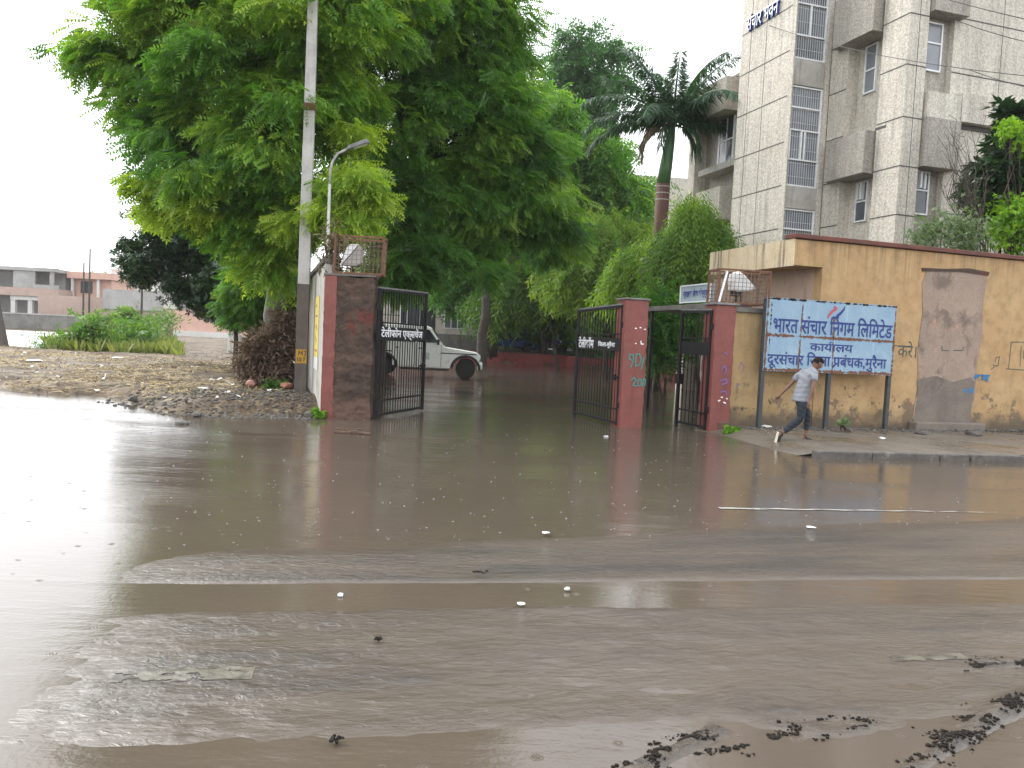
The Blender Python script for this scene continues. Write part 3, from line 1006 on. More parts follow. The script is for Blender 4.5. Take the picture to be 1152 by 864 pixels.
strokes('paint_dab', [[(.22, 2.03), (.25, 2.03)], [(.32, 2.05), (.35, 2.05)], [(.42, 2.02), (.45, 2.02)], [(.36, 1.78), (.37, 1.72), (.42, 1.72)], [(.24, 1.72), (.26, 1.73)]], .022, M['text_white'], t, y=-.010)
# right
t = empty('gate_pillar', (4.03, 15.9, 0), R(14), 'red gate pillar with violet chalk marks, joined to the low yellow wall', 'gate pillar', 'pillars of the flooded gateway')
rough_box('shaft', (0, .44, 0, .5, -.4, 2.58), M['redpaint'], t, .005, .035, 4, chip=.03)
b = MB(); b.box(-.04, .50, -.04, .54, 2.582, 2.625); b.build('cap', M['iron_light'], t, bevel=.008)
b = MB(); b.box(.18, .44, -.03, .1, -.3, .22); b.build('broken_plinth', M['barecement'], t, bevel=.03)
strokes('graffiti', [[(.2, 1.3), (.26, 1.36), (.3, 1.28), (.24, 1.2)], [(.18, 1.05), (.3, 1.1), (.33, 1.02), (.22, .98)], [(.2, .82), (.3, .85), (.34, .78)], [(.24, 1.62), (.3, 1.6)]], .03, M['violet'], t, y=-.010)
strokes('paint_dab', [[(.16, .64), (.2, .66)], [(.28, .62), (.33, .6)], [(.22, .72), (.25, .72)], [(.34, .7), (.36, .69)]], .025, M['text_white'], t, y=-.010)

def leaf(hinge, far, h0, h1, nbars, label, words, band=(1.55, 1.82), z0=.03, group='open iron gate leaves', latch=True, rail2=.36, hx=-.03):
    hinge, far = Vector(hinge), Vector(far)
    d = far - hinge; L = d.length; ang = math.atan2(d.y, d.x)
    t = empty('gate_leaf', (hinge.x, hinge.y, 0), ang, label, 'gate', group)
    f = MB()
    f.box(0, .07, -.03, .03, -.08, h0); f.box(L - .06, L, -.03, .03, z0, h1)
    f.bar((.07, 0, h0 - .03), (L - .06, 0, h1 - .03), .05)
    f.bar((.07, 0, z0 + .05), (L - .06, 0, z0 + .05), .05)
    f.bar((.07, 0, rail2), (L - .06, 0, rail2), .035)
    f.build('frame', M['iron'], t)
    f = MB(); f.bar((.0, 0, h0 + .012), (L, 0, h1 + .012), .06, .03); f.build('top_rail', M['iron_light'], t)
    for i in range(nbars):
        x = .07 + (L - .13) * (i + 1) / (nbars + 1)
        hh = h0 + (h1 - h0) * x / L - .05
        f = MB(); f.box(x - .0075, x + .0075, -.0075, .0075, z0 + .07, hh); f.build('bar', M['iron'], t)
    f = MB(); f.box(.075, L - .065, -.02, .02, band[0], band[1]); f.build('sign_band', M['iron'], t)
    # flat strip braces across the bars above the band
    f = MB(); f.bar((.07, 0, band[1] + .08), (L - .06, 0, band[1] + .08), .03); f.build('rail', M['iron'], t)
    if latch:
        f = MB(); f.box(L - .34, L - .02, -.05, -.022, 1.0, 1.035); f.box(L - .2, L - .14, -.06, -.02, .96, 1.07); f.build('latch', M['iron'], t)
    for z in (.45, h0 - .35):
        f = MB(); f.lathe([(.035, z - .06), (.035, z + .06)], 8, (hx if hx <= 0 else L + .03, 0, 0)); f.build('hinge', M['iron'], t)
    return t, L
t, L = leaf((-2.66, 15.35), (-1.98, 17.6), 2.56, 2.62, 17, 'left leaf of the black iron gate swung inward, hanging from the broad brown pillar', None)
# lettering reads from the road side: the leaf's -y side faces right, so letters sit on the +y side reversed
lt = text_mesh('टेलीफोन एक्सचेंज', L * .86, .26, .0, 'lettering', M['text_white'], t, loc=(.12, -.024, 1.56), bold=.02)
t, L = leaf((1.46, 18.25), (2.20, 16.1), 2.44, 2.50, 14, 'right leaf of the black iron gate swung inward beside the slim lone pillar', None, hx=1)
text_mesh('टेलीकॉम', L * .36, .25, .0, 'lettering', M['text_white'], t, loc=(.14, -.024, 1.58), bold=.03)
text_mesh('िजला-मुरैना', L * .36, .15, .0, 'lettering', M['text_white'], t, loc=(L * .52, -.024, 1.60), bold=.03)
t, L = leaf((3.60, 17.15), (3.99, 16.02), 2.49, 2.47, 6, 'narrow black iron pedestrian gate with padlock box beside the right red pillar', None, latch=False, hx=1)
f = MB(); f.box(-.02, .16, -.07, .05, .9, 1.12); f.build('lock_box', M['iron'], t)

# white compound wall running back along the lane
t = empty('compound_wall', (-3.66, 15.5, 0), TH, 'whitewashed compound wall running back beside the lane, yellow notices painted on it', 'wall')
b = MB(); b.box(-.10, .14, .02, 17, -.3, 3.0); b.build('masonry', M['whitewash'], t, bevel=.015)
b = MB(); b.box(-.16, .2, .0, 17, 3.002, 3.1); b.build('coping', M['concrete_dark'], t, bevel=.015)
t2 = empty('wall_notice', (0, 0, 0), 0)
t2.location = Vector((-3.66, 15.5, 0)) + Wv * 1.2 + Uv * (-.105); t2.rotation_euler = (0, 0, TH - math.pi / 2)
tag(t2, 'tall yellow notice with orange print pasted on the white wall', 'notice')
b = MB(); b.box(-1.35, 0, -.006, 0, 1.12, 2.42); b.build('sheet', M['poster_yellow'], t2)
b = MB(); b.box(-1.35, 0, -.006, 0, .84, 1.115); b.build('blank_strip', M['poster_white'], t2)
strokes('print', [[(-1.1, 2.2), (-.9, 2.25), (-.6, 2.2)], [(-1.1, 2.0), (-.3, 2.0)], [(-1.0, 1.75), (-.7, 1.8), (-.6, 1.7)], [(-.5, 1.78), (-.3, 1.7)], [(-1.1, 1.5), (-.9, 1.55), (-.8, 1.4)], [(-.6, 1.5), (-.4, 1.45)], [(-1.15, 1.25), (-.2, 1.25)]], .045, M['redtext'], t2, y=-.008)

# cage and lamp on top of a pillar
def cage(loc, rz, w, d, h, label, lean=0.0, nx=11, nz=8, skip=0):
    t = empty('lamp_cage', loc, rz, label, 'lamp cage', 'rusty wire cages on the pillars')
    f = MB()
    P = lambda x, y, z: (x + lean * z, y, z)
    for x in (0, w):
        for y in (0, d):
            f.bar(P(x, y, 0), P(x, y, h), .035)
    for z in (0.0, h):
        f.bar(P(0, 0, z), P(w, 0, z), .035); f.bar(P(0, d, z), P(w, d, z), .035)
        f.bar(P(0, 0, z), P(0, d, z), .035); f.bar(P(w, 0, z), P(w, d, z), .035)
    f.build('frame', M['rust'], t)
    f = MB()
    for y in (0.0, d):
        for i in range(1, nx):
            x = w * i / nx
            if skip and y == 0 and i < skip:
                continue
            f.bar(P(x, y, 0), P(x, y, h), .008)
        for i in range(1, nz):
            z = h * i / nz
            f.bar(P(0, y, z), P(w, y, z), .008)
    for x in (0.0, w):
        for i in range(1, 6):
            f.bar(P(x, d * i / 6, 0), P(x, d * i / 6, h), .008)
        for i in range(1, nz):
            f.bar(P(x, 0, h * i / nz), P(x, d, h * i / nz), .008)
    f.build('wire_mesh', M['mesh_wire'], t)
    return t
cage((-3.52, 15.2, 2.815), R(4), .92, .52, .70, 'rusty wire cage holding a floodlight on the broad brown pillar', lean=.03)
cg = cage((4.05, 15.95, 2.64), R(10), 1.10, .5, .66, 'rusty wire cage with one white bar above the right red pillar', lean=.03, nx=13)
f = MB(); f.bar((.02, -.03, 0), (.16, -.03, .62), .035); f.build('white_bar', M['text_white'], cg)

def floodlight(loc, rz, label, kind):
    t = empty('floodlight', loc, rz, label, 'floodlight', 'caged floodlights')
    if kind == 0:
        # wedge housing tipped down, broad lens facing up-left
        b = MB(); b.prism([(.03, 0), (.345, .40), (.385, .34), (.40, .06), (.30, -.01)], 'y', .0, .28); b.build('housing', M['lamp_grey'], t, bevel=.012)
        b = MB(); b.prism([(.0, .0), (.11, .34), (.17, .40), (.34, .415), (.018, .005)], 'y', -.01, .29); b.build('lens', M['lamp_glass'], t, bevel=.012)
        b = MB(); b.bar((.2, .05, -.13), (.2, .05, .01), .03); b.build('bracket', M['rust'], t); b = MB(); b.bar((.2, .23, -.13), (.2, .23, .01), .03); b.build('bracket', M['rust'], t)
    else:
        b = MB()
        prof = [(.0, .28), (.02, .42), (.12, .47), (.26, .40), (.50, .17), (.52, .13), (.40, .08), (.10, .05), (.02, .09)]
        n = len(prof)
        for y, s in ((0, .82), (.04, 1), (.26, 1), (.30, .82)):
            for x, z in prof:
                b.v.append((.26 + (x - .26) * s, y, .26 + (z - .26) * s))
        for k in range(3):
            for i in range(n):
                j = (i + 1) % n
                b.f.append((k * n + i, k * n + j, (k + 1) * n + j, (k + 1) * n + i)); b.mi.append(0)
        b.f.append(tuple(range(n))); b.mi.append(0); b.f.append(tuple(3 * n + i for i in range(n))); b.mi.append(0)
        b.build('housing', M['lamp_white'], t, bevel=.012)
        b = MB(); b.add([(.14, .04, .468), (.50, .04, .18), (.50, .26, .18), (.14, .26, .468)], [(0, 1, 2, 3)]); o = b.build('lens', M['lamp_glass'], t); o.location = (.006, 0, .008)
        b = MB(); b.bar((.12, .08, -.16), (.12, .08, .1), .035); b.box(.05, .2, .04, .22, -.02, .07); b.build('bracket', M['iron'], t); b = MB(); b.bar((.30, .22, -.16), (.30, .22, .1), .03); b.build('bracket', M['iron'], t)
    return t
floodlight((-3.42, 15.33, 2.97), R(4), 'white wedge-shaped floodlight inside the cage on the broad brown pillar', 0)
floodlight((4.40, 16.12, 2.82), R(12), 'white oval floodlight inside the cage above the right red pillar', 1)
# dry creeper tangle behind the left cage
n = 260
pos = np.array([-3.62, 15.55, 2.9]) + rng.normal(0, 1, (n, 3)) * np.array([.13, .12, .30]) + np.array([0, 0, .35])
o = scatter('dry_creeper', LANCE, pos, rng.normal(0, 1, (n, 3)) + np.array([0, 0, -.6]), rng.uniform(.1, .3, n), rng.random(n), M['palm_dry'])
tag(o, 'dry straw-coloured creeper tangled on the corner of the left lamp cage', 'creeper')

# ------------------------------------------------------------------ yellow wall with the guard room, right
b0 = 14.0
t = empty('guard_room', uw(10.37, b0, 0), TH, 'yellow plastered roadside block with red coping and a bricked-up doorway', 'building')
b = MB(); b.box(.72, 14, 0, .25, -.3, 4.04); b.build('front_wall', M['yellow'], t)
b = MB(); b.box(.72, .95, .252, 4.2, -.3, 3.5); b.build('side_wall', M['pinkwall'], t)
b = MB(); b.box(.01, .72, -.004, 3.25, 3.5, 4.04); b.build('roof_slab', M['yellow'], t, bevel=.01)
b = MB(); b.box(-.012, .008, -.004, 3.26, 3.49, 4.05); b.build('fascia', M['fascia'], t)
b = MB(); b.box(-.04, 14, -.07, .30, 4.055, 4.15); b.build('coping', M['coping'], t, bevel=.015)
b = MB(); b.box(.72, 5.0, .32, 4.2, 3.9, 4.0); b.build('roof', M['concrete_dark'], t)
# bricked doorway: set back a little with a ragged head
pm = MB()
pl = [(3.36, .36), (3.44, 1.1), (3.36, 1.9), (3.42, 2.7), (3.34, 3.35), (3.46, 3.66), (4.2, 3.70), (5.0, 3.68), (5.16, 3.60), (5.10, 3.0), (5.16, 2.3), (5.06, 1.6), (5.08, .9), (4.98, .38)]
pm.prism(pl, 'y', -.012, .0); pm.build('bricked_doorway', M['patch'], t)
pm = MB(); pm.prism([(3.38, .30), (3.46, .9), (3.40, 1.22), (3.9, 1.33), (4.4, 1.2), (4.9, 1.32), (5.06, 1.2), (5.0, .8), (4.99, .30)], 'y', -.018, -.0125); pm.build('cement_foot', M['patch_low'], t)
pm = MB(); pm.prism([(3.30, 3.68), (3.9, 3.70), (4.6, 3.76), (5.2, 3.72), (5.18, 3.64), (4.4, 3.67), (3.32, 3.61)], 'y', -.03, -.0005); pm.build('broken_lintel', M['barecement'], t)
b = MB(); b.box(3.25, 5.2, -.25, -.002, -.2, .30); b.build('door_step', M['patch_low'], t, bevel=.03)
# painted words and scribbles on the wall
text_mesh('करे।', .50, .36, 0, 'lettering', M['graff'], t, loc=(2.83, -.006, 1.70))
strokes('paint_line', [[(2.5, 1.945), (3.2, 1.955)]], .016, M['graff'], t, y=-.003)
strokes('scribble', [[(4.02, 2.0), (4.03, 1.9), (4.22, 1.9)], [(4.36, 1.91), (4.62, 1.92), (4.63, 1.99)]], .022, M['graff'], t, y=-.016)
strokes('scribble', [[(6.02, 1.55), (6.04, 2.17), (6.5, 2.19)], [(5.95, 1.55), (6.5, 1.54)], [(6.35, 2.1), (6.36, 1.62)], [(6.44, 2.0), (6.45, 1.8)], [(5.55, 1.62), (5.7, 1.6), (5.72, 1.82), (5.62, 1.8), (5.6, 1.7)], [(5.5, 1.52), (5.6, 1.58)]], .02, M['graff'], t, y=-.004)
text_mesh('अम', .48, .16, 0, 'stencil', M['stencil'], t, loc=(4.98, -.022, 1.24), bold=.06)
strokes('scribble', [[(4.72, 1.0), (4.9, 1.05), (5.02, .98)], [(4.85, .95), (5.02, 1.08)]], .04, M['stencil'], t, y=-.02)

# low yellow wall between the right pillar and the block
t = empty('boundary_wall', uw(8.98, b0 + .02, 0), TH, 'stained low yellow wall between the right red pillar and the block', 'wall')
b = MB(); b.box(0, 2.10, 0, .24, -.3, 2.46); b.build('masonry', M['yellow_low'], t)
b = MB(); b.box(-.02, 2.10, -.05, .3, 2.462, 2.56); b.build('coping', M['concrete_dark'], t, bevel=.015)
strokes('scribble', [[(.25, 1.3), (.3, 1.45), (.38, 1.35), (.33, 1.2)], [(.2, .95), (.32, 1.0)]], .015, M['violet'], t)
tag(MB().bar(uw(10.12, b0 + .6, 2.2), uw(10.18, b0 + .6, 3.30), .03).build('iron_rod', M['rust']), 'thin rusty rod standing up behind the blue board', 'rod')

# porch canopy with its lit-box style sign on the block's left side
t = empty('porch_canopy', uw(9.95, 16.2, 0), TH, 'dark flat porch roof with two posts beside the yellow block', 'canopy')
b = MB(); b.box(-.2, .85, -.2, 3.2, 2.62, 2.74); b.build('roof', M['concrete_dark'], t, bevel=.01)
for y in (0.0, 2.9):
    b = MB(); b.box(-.15, -.08, y, y + .07, -.2, 2.62); b.build('post', M['iron'], t)

t = empty('canopy_sign', uw(9.88, 17.72, 0), TH - math.pi / 2, 'pale blue sign box with dark lettering standing on the porch roof', 'sign')
b = MB(); b.box(0, 1.36, 0, .14, 2.80, 3.22); b.build('panel', M['paleblue'], t, bevel=.01)
f = MB(); f.box(-.03, 1.39, -.025, -.002, 2.79, 2.82); f.box(-.03, 1.39, -.025, -.002, 3.20, 3.23); f.box(-.03, .005, -.025, -.002, 2.821, 3.199); f.box(1.355, 1.39, -.025, -.002, 2.821, 3.199); f.build('frame', M['frame_white'], t)
text_mesh('ग्राहक सेवा केन्द्र', 1.12, .25, 0, 'lettering', M['text_blue'], t, loc=(.11, -.006, 2.88), bold=.03)

# ------------------------------------------------------------------ blue office board on three posts
bt = empty('notice_board', uw(9.57, 13.66, 0), TH, 'large sky blue board with navy Hindi lettering and rusty seams on three posts', 'notice board')
BW, B0_, B1_ = 3.20, 1.30, 2.78
tilt = R(-.3)
b = MB(); b.box(0, BW, 0, .03, B0_, B1_); b.build('panel', M['board_blue'], bt)
# ragged rusty edge strips and seams
def ragged(p, q, w, n, mat, name, seed, gap=.12):
    rr = random.Random(seed); mb = MB()
    p, q = Vector((p[0], 0, p[1])), Vector((q[0], 0, q[1])); d = (q - p).normalized(); nn = Vector((-d.z, 0, d.x)); L_ = (q - p).length
    x = 0
    last = (w * .3, w * .3)
    while x < L_:
        l = rr.uniform(.015, .075)
        if True:
            thin = rr.random() < gap
            c = p + d * x; e = p + d * min(x + l, L_)
            a0, a1 = last
            c0, c1 = (.0015, .0015) if thin else (rr.uniform(.2, 1) * w / 2, rr.uniform(.2, 1) * w / 2)
            last = (c0, c1); y = -.0045
            mb.add([(v.x, y, v.z) for v in (c + nn * a0, c - nn * a1, e - nn * c0, e + nn * c1)], [(0, 1, 2, 3)])
        x += l
    return mb.build(name, mat, bt)
ragged((0, B0_ + .03), (BW, B0_ + .03), .10, 0, M['rust'], 'rusty_edge', 1, .05)
ragged((0, B1_ - .02), (BW, B1_ - .02), .06, 0, M['mud_dark'], 'rusty_edge', 2, .35)
ragged((.02, B0_), (.02, B1_), .07, 0, M['rust'], 'rusty_edge', 3, .15)
ragged((BW - .02, B0_), (BW - .02, B1_), .07, 0, M['rust'], 'rusty_edge', 4, .2)
ragged((.03, 2.03), (BW, 2.02), .085, 0, M['rust'], 'rusty_seam', 5, .06)
ragged((.82, B0_), (.84, B1_ - .1), .06, 0, M['rust'], 'rusty_seam', 6, .25)
ragged((1.66, B0_), (1.62, 2.45), .065, 0, M['rust'], 'rusty_seam', 7, .12)
ragged((.1, B0_ + .3), (.1, B1_ - .1), .05, 0, M['mud_dark'], 'rusty_edge', 8, .75)
for x, z in ((-.02, .03), (1.60, .08), (3.14, .10)):
    b = MB(); b.box(x, x + .085, .034, .12, -.2, B1_ - .02); b.build('post', M['post_green'], bt, bevel=.006)
# words (vowel signs are typed in their visual order)
text_mesh('भारत संचार िनगम िलिमटेड', BW * .925, .40, 0, 'lettering', M['board_text'], bt, loc=(BW * .05, -.008, 2.08), bold=.014)
text_mesh('कार्यालय'.replace('र्य', 'य'), BW * .335, .21, 0, 'lettering', M['board_text'], bt, loc=(BW * .335, -.008, 1.745), bold=.012, marks=[([(1.46, .62), (1.40, .70), (1.42, .79), (1.50, .83), (1.57, .79)], .07)])
text_mesh('दूरसंचार िजला पबंधक,मुरैना', BW * .925, .36, 0, 'lettering', M['board_text'], bt, loc=(BW * .022, -.008, 1.36), bold=.014)
strokes('lettering', [[(1.668, 1.43), (1.738, 1.495)]], .035, M['board_text'], bt, y=-.009)
# emblem: two crossing swooshes with arrow heads
lg = MB()
def sweep(pts, ws, mi, y):
    for i in range(len(pts) - 1):
        p, q = Vector((pts[i][0], 0, pts[i][1])), Vector((pts[i + 1][0], 0, pts[i + 1][1]))
        d = (q - p).normalized(); nn = Vector((-d.z, 0, d.x))
        lg.add([(v.x, y, v.z) for v in (p + nn * ws[i], p - nn * ws[i], q - nn * ws[i + 1], q + nn * ws[i + 1])], [(0, 1, 2, 3)], mi)
sweep([(1.46, 2.42), (1.48, 2.49), (1.54, 2.56), (1.62, 2.62), (1.66, 2.64)], [.008, .022, .028, .03, .03], 0, -.008)
sweep([(1.60, 2.655), (1.70, 2.65)], [.045, .0], 0, -.0085)
sweep([(1.86, 2.70), (1.85, 2.64), (1.79, 2.57), (1.72, 2.51), (1.68, 2.48)], [.006, .02, .028, .03, .03], 1, -.009)
sweep([(1.73, 2.475), (1.63, 2.465)], [.045, .0], 1, -.0095)
lg.build('emblem', [M['logo_red'], M['board_text']], bt)
# ------------------------------------------------------------------ office building, right
aK, bK = 16.83, 18.30
t = ob = empty('office_building', uw(aK, bK, 0), TH, 'grey pebble-dash office block with stepped walls, box sunshades and barred stair windows', 'building')
ZT = 17.5
JZ = [1.65, 3.0, 4.35, 5.72, 7.08, 8.44, 9.88, 11.28, 12.66, 14.0, 15.4]
def part(nm, mt, *boxes, bevel=0.0, parent=None):
    b = MB()
    for x in boxes:
        b.box(*x)
    return b.build(nm, mt, parent or t, bevel=bevel)
# walls (local x along the road-side face, y going back).  F2 = left return, F3 = road face
part('wall', M['pebble'], (0, .66, -.0, 1.0, -.3, ZT))                      # corner pier
part('wall', M['pebble'], (.001, 1.2, 2.42, 3.19, -.3, ZT))                 # pier at the inner end of the return
part('wall', M['pebble'], (.42, 1.2, 1.0, 2.42, -.3, ZT))                   # set-back bay wall behind the side windows
part('wall', M['pebble'], (1.72, 12, .15, 1.0, -.3, ZT))                    # road face to the right
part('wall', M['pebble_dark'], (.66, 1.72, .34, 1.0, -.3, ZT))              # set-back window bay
part('wall', M['pebble'], (-1.41, -.95, 3.40, 6.18, -.3, ZT + 1.2))         # stair tower flank, thick
part('wall', M['pebble'], (-1.41, -1.37, 3.19, 3.398, -.3, ZT + 1.2), (-.16, .0, 3.22, 3.5, -.3, ZT))  # jambs of the stair bay
part('wall', M['concrete'], (-1.40, -.161, 3.46, 3.8, -.3, ZT))             # behind the stair windows
part('wall', M['pebble'], (-.94, 12, 3.81, 6.17, -.3, ZT - .1))               # main mass behind
# projecting boxes over the windows, and bands
F3boxes = [(7.12, 8.50), (11.42, 12.9), (2.9, 4.2)]
for z0, z1 in F3boxes:
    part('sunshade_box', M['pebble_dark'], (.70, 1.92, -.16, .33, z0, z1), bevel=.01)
for z0 in (8.505, 12.905):
    part('band', M['pebble'], (.72, 1.93, -.10, .33, z0, z0 + .72), (1.96, 6.0, -.10, .149, z0 + .02, z0 + .84), bevel=.01)
for z0 in (8.505, 12.905):
    part('slot', M['joint'], (1.96, 3.5, .10, .148, z0 - .11, z0 + .015))
for z0, z1 in ((7.06, 8.30), (11.15, 12.6), (3.0, 4.2)):
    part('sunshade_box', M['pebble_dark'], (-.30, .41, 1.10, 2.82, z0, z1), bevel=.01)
    part('slot', M['joint'], (-.004, .05, .62, 1.05, z1 - .02, z1 + .06))
    part('slot', M['joint'], (-.004, .05, 2.86, 3.16, z1 - .08, z1 - .01))
# joints: thin dark lines between cast panels
jm = MB()
for z in JZ:
    jm.box(-.004, .664, -.004, .0, z - .018, z + .018)
    jm.box(-.0045, .0, .0, 1.003, z - .018, z + .018)
    jm.box(-.0035, .0005, 2.417, 3.19, z - .018, z + .018)
    jm.box(-1.414, -1.41, 3.395, 6.18, z - .12 - .018, z - .12 + .018)
for z in (5.95, 7.2, 9.95, 11.5, 14.2):
    jm.box(1.716, 12, .146, .15, z - .018, z + .018)
for y in (4.72, 5.6):
    jm.box(-1.4135, -1.41, y - .012, y + .012, 0, ZT)
jm.box(.33, .35, -.0035, -.0005, 0, ZT)
jm.box(3.5, 3.52, .147, .15, 0, ZT)
jm.build('joint', M['joint'], t)
# stair windows with bars
def stairwin(z0, z1, rows, slid=None):
    f = MB(); x0, x1, y = -1.365, -.17, 3.30
    w = .045
    f.box(x0, x0 + w, y, y + .06, z0, z1); f.box(x1 - w, x1, y, y + .06, z0, z1)
    f.box(x0 + w, x1 - w, y + .001, y + .061, z0, z0 + w); f.box(x0 + w, x1 - w, y + .001, y + .061, z1 - w, z1)
    for z in rows:
        f.box(x0 + w, x1 - w, y - .004, y + .056, z - w / 2, z + w / 2)
    if slid:
        for xx in slid[2]:
            f.box(xx - .025, xx + .025, y - .006, y + .05, slid[0] + w / 2, slid[1] - w / 2)
    fr = f.build('window', M['frame_white'], t)
    MB().box(x0 + .02, x1 - .02, y + .065, y + .08, z0 + .02, z1 - .02).build('pane', M['glass_grey'], fr)
    gr_ = MB()
    for i in range(1, 13):
        x = x0 + w + (x1 - x0 - 2 * w) * i / 13
        gr_.box(x - .007, x + .007, y + .03, y + .044, z0 + w, z1 - w)
    zz = z0 + .3
    while zz < z1 - .1:
        gr_.box(x0 + w, x1 - w, y + .026, y + .0295, zz - .007, zz + .007); zz += .42
    gr_.build('grille', M['grille'], fr)
stairwin(6.97, 10.08, (7.80, 8.72, 9.42), (7.80, 8.72, (-1.28, -.85, -.72)))
stairwin(10.92, 14.2, (11.65, 12.62, 13.4), (11.65, 12.62, (-.78,)))
stairwin(4.7, 6.25, (5.62,))
for z0, z1 in ((6.26, 6.96), (10.10, 10.90), (14.22, 14.9)):
    part('spandrel', M['concrete'], (-1.368, -.165, 3.27, 3.455, z0, z1), bevel=.01)
# narrow windows of the bays
def narrow(axis, u0, u1, z0, z1, d, split, open_=False):
    f = MB(); w = .045
    def B(a0, a1, c0, c1, q0, q1):
        if axis == 'x':
            f.box(a0, a1, d + c0, d + c1, q0, q1)
        else:
            f.box(d + c0, d + c1, a0, a1, q0, q1)
    B(u0, u0 + w, -.06, 0, z0, z1); B(u1 - w, u1, -.06, 0, z0, z1)
    B(u0 + w, u1 - w, -.061, -.001, z0, z0 + w); B(u0 + w, u1 - w, -.061, -.001, z1 - w, z1)
    B(u0 + w, u1 - w, -.064, -.001, split - w / 2, split + w / 2)
    if open_:
        m_ = (u0 + u1) / 2
        B(m_ - .1, m_ - .04, -.16, -.005, split + w, z1 - w); B(m_ + .1, m_ + .16, -.10, -.005, split + w, z1 - w)
    fr = f.build('window', M['frame_white'], t)
    g_ = MB()
    if axis == 'x':
        g_.box(u0 + .02, u1 - .02, d - .03, d - .015, z0 + .02, z1 - .02)
    else:
        g_.box(d - .03, d - .015, u0 + .02, u1 - .02, z0 + .02, z1 - .02)
    g_.build('pane', M['glass'] if open_ else M['glass_grey'], fr)
narrow('x', .84, 1.46, 9.93, 11.30, .34, 10.72)
narrow('x', .74, 1.38, 5.85, 7.10, .34, 6.55, True)
narrow('y', 1.62, 2.12, 9.66, 11.1, .42, 10.35)
narrow('y', 1.62, 2.12, 5.78, 7.0, .42, 6.4, True)
# raised letters on the tower flank, reading down the wall towards the road
lt = text_mesh('संचार भवन', 1.75, .56, .09, 'lettering', M['text_blue'], t, loc=(-1.412, 5.80, 12.52), rot=(0, 0, -math.pi / 2))
text_mesh('संचार भवन', 1.75, .56, .0, 'letter_face', M['text_white'], t, loc=(-1.507, 5.80, 12.54), rot=(0, 0, -math.pi / 2))
# rear wing beyond the tower
part('wall', M['pebble_dark'], (-.35, 4, 6.19, 10.4, -.3, 12.0))
part('wall', M['pebble'], (-.85, -.351, 9.9, 10.4, -.3, 11.9))
for z0 in (4.6, 8.6):
    part('sunshade_box', M['pebble'], (-1.05, -.352, 7.6, 9.3, z0 + 1.9, z0 + 3.1), bevel=.01)
    o = part('window', M['frame_white'], (-.40, -.353, 7.9, 8.0, z0, z0 + 1.85), (-.40, -.353, 8.9, 9.0, z0, z0 + 1.85), (-.40, -.353, 8.4, 8.45, z0, z0 + 1.85), (-.399, -.354, 8.0, 8.9, z0 + 1.0, z0 + 1.06))
    part('pane', M['glass'], (-.38, -.36, 8.0, 8.9, z0, z0 + 1.85), parent=o)
    part('ledge', M['concrete'], (-.95, -.352, 6.5, 9.4, z0 - .25, z0 - .02))
part('drain_pipe', M['joint'], (-.52, -.38, 7.2, 7.34, 0, 11.8))
part('slot', M['joint'], (-.4, -.353, 6.5, 7.0, 6.3, 8.2))

# rear block far behind the trees
t = empty('rear_block', (2.0, 64, 0), R(6), 'pale block at the back of the yard, mostly hidden by trees', 'building')
part('wall', M['pebble'], (-13, 14, 0, 8, -.3, 15.5))
part('wall', M['concrete_dark'], (-13, 14, -.06, -.002, -.3, 1.9))
jm = MB()
for z in (3.2, 5.2, 7.2, 9.2, 11.2, 13.2):
    jm.box(-13, 14, -.012, 0, z - .03, z + .03)
for x in range(-12, 14, 3):
    jm.box(x + .2, x + .25, -.011, 0, 1.9, 15.5)
jm.build('joint', M['joint'], t)
for x, z in ((-7.7, 2.4), (-11.2, 2.4), (-3.6, 2.4), (7.2, 13.0), (7.2, 9.0), (10.6, 9.0)):
    f = MB()
    for q in (0, .52, 1.04, 1.56):
        f.box(x + q, x + q + .07, -.10, -.012, z, z + 1.8)
    f.box(x, x + 1.63, -.105, -.012, z - .07, z - .0005); f.box(x, x + 1.63, -.105, -.012, z + 1.8005, z + 1.87)
    fr = f.build('window', M['frame_white'], t)
    MB().box(x + .03, x + 1.6, -.05, -.02, z, z + 1.8).build('pane', M['glass'], fr)
    if z < 3:
        part('hood', M['concrete_dark'], (x - .3, x + 1.9, -.6, -.013, z + 1.95, z + 2.15))
part('doorway', M['dark'], (-9.6, -8.4, -.03, -.013, 0, 4.4))

# red kerb wall of the planting bed
t = empty('planter_kerb', (0, 0, 0), 0, 'low red-painted kerb wall curving round the planting bed', 'kerb')
kb = MB()
pts = [(-12, 62), (-9, 61), (-5.5, 60.2), (-2.2, 59.5), (1, 58.6), (4.0, 57.5), (6.2, 53), (7.6, 47), (8.2, 42), (8.6, 37), (9.0, 33), (9.4, 29)]
for i in range(len(pts) - 1):
    kb.bar((*pts[i], .32), (*pts[i + 1], .32), .28, .78)
kb.build('masonry', M['redcurb'], t)

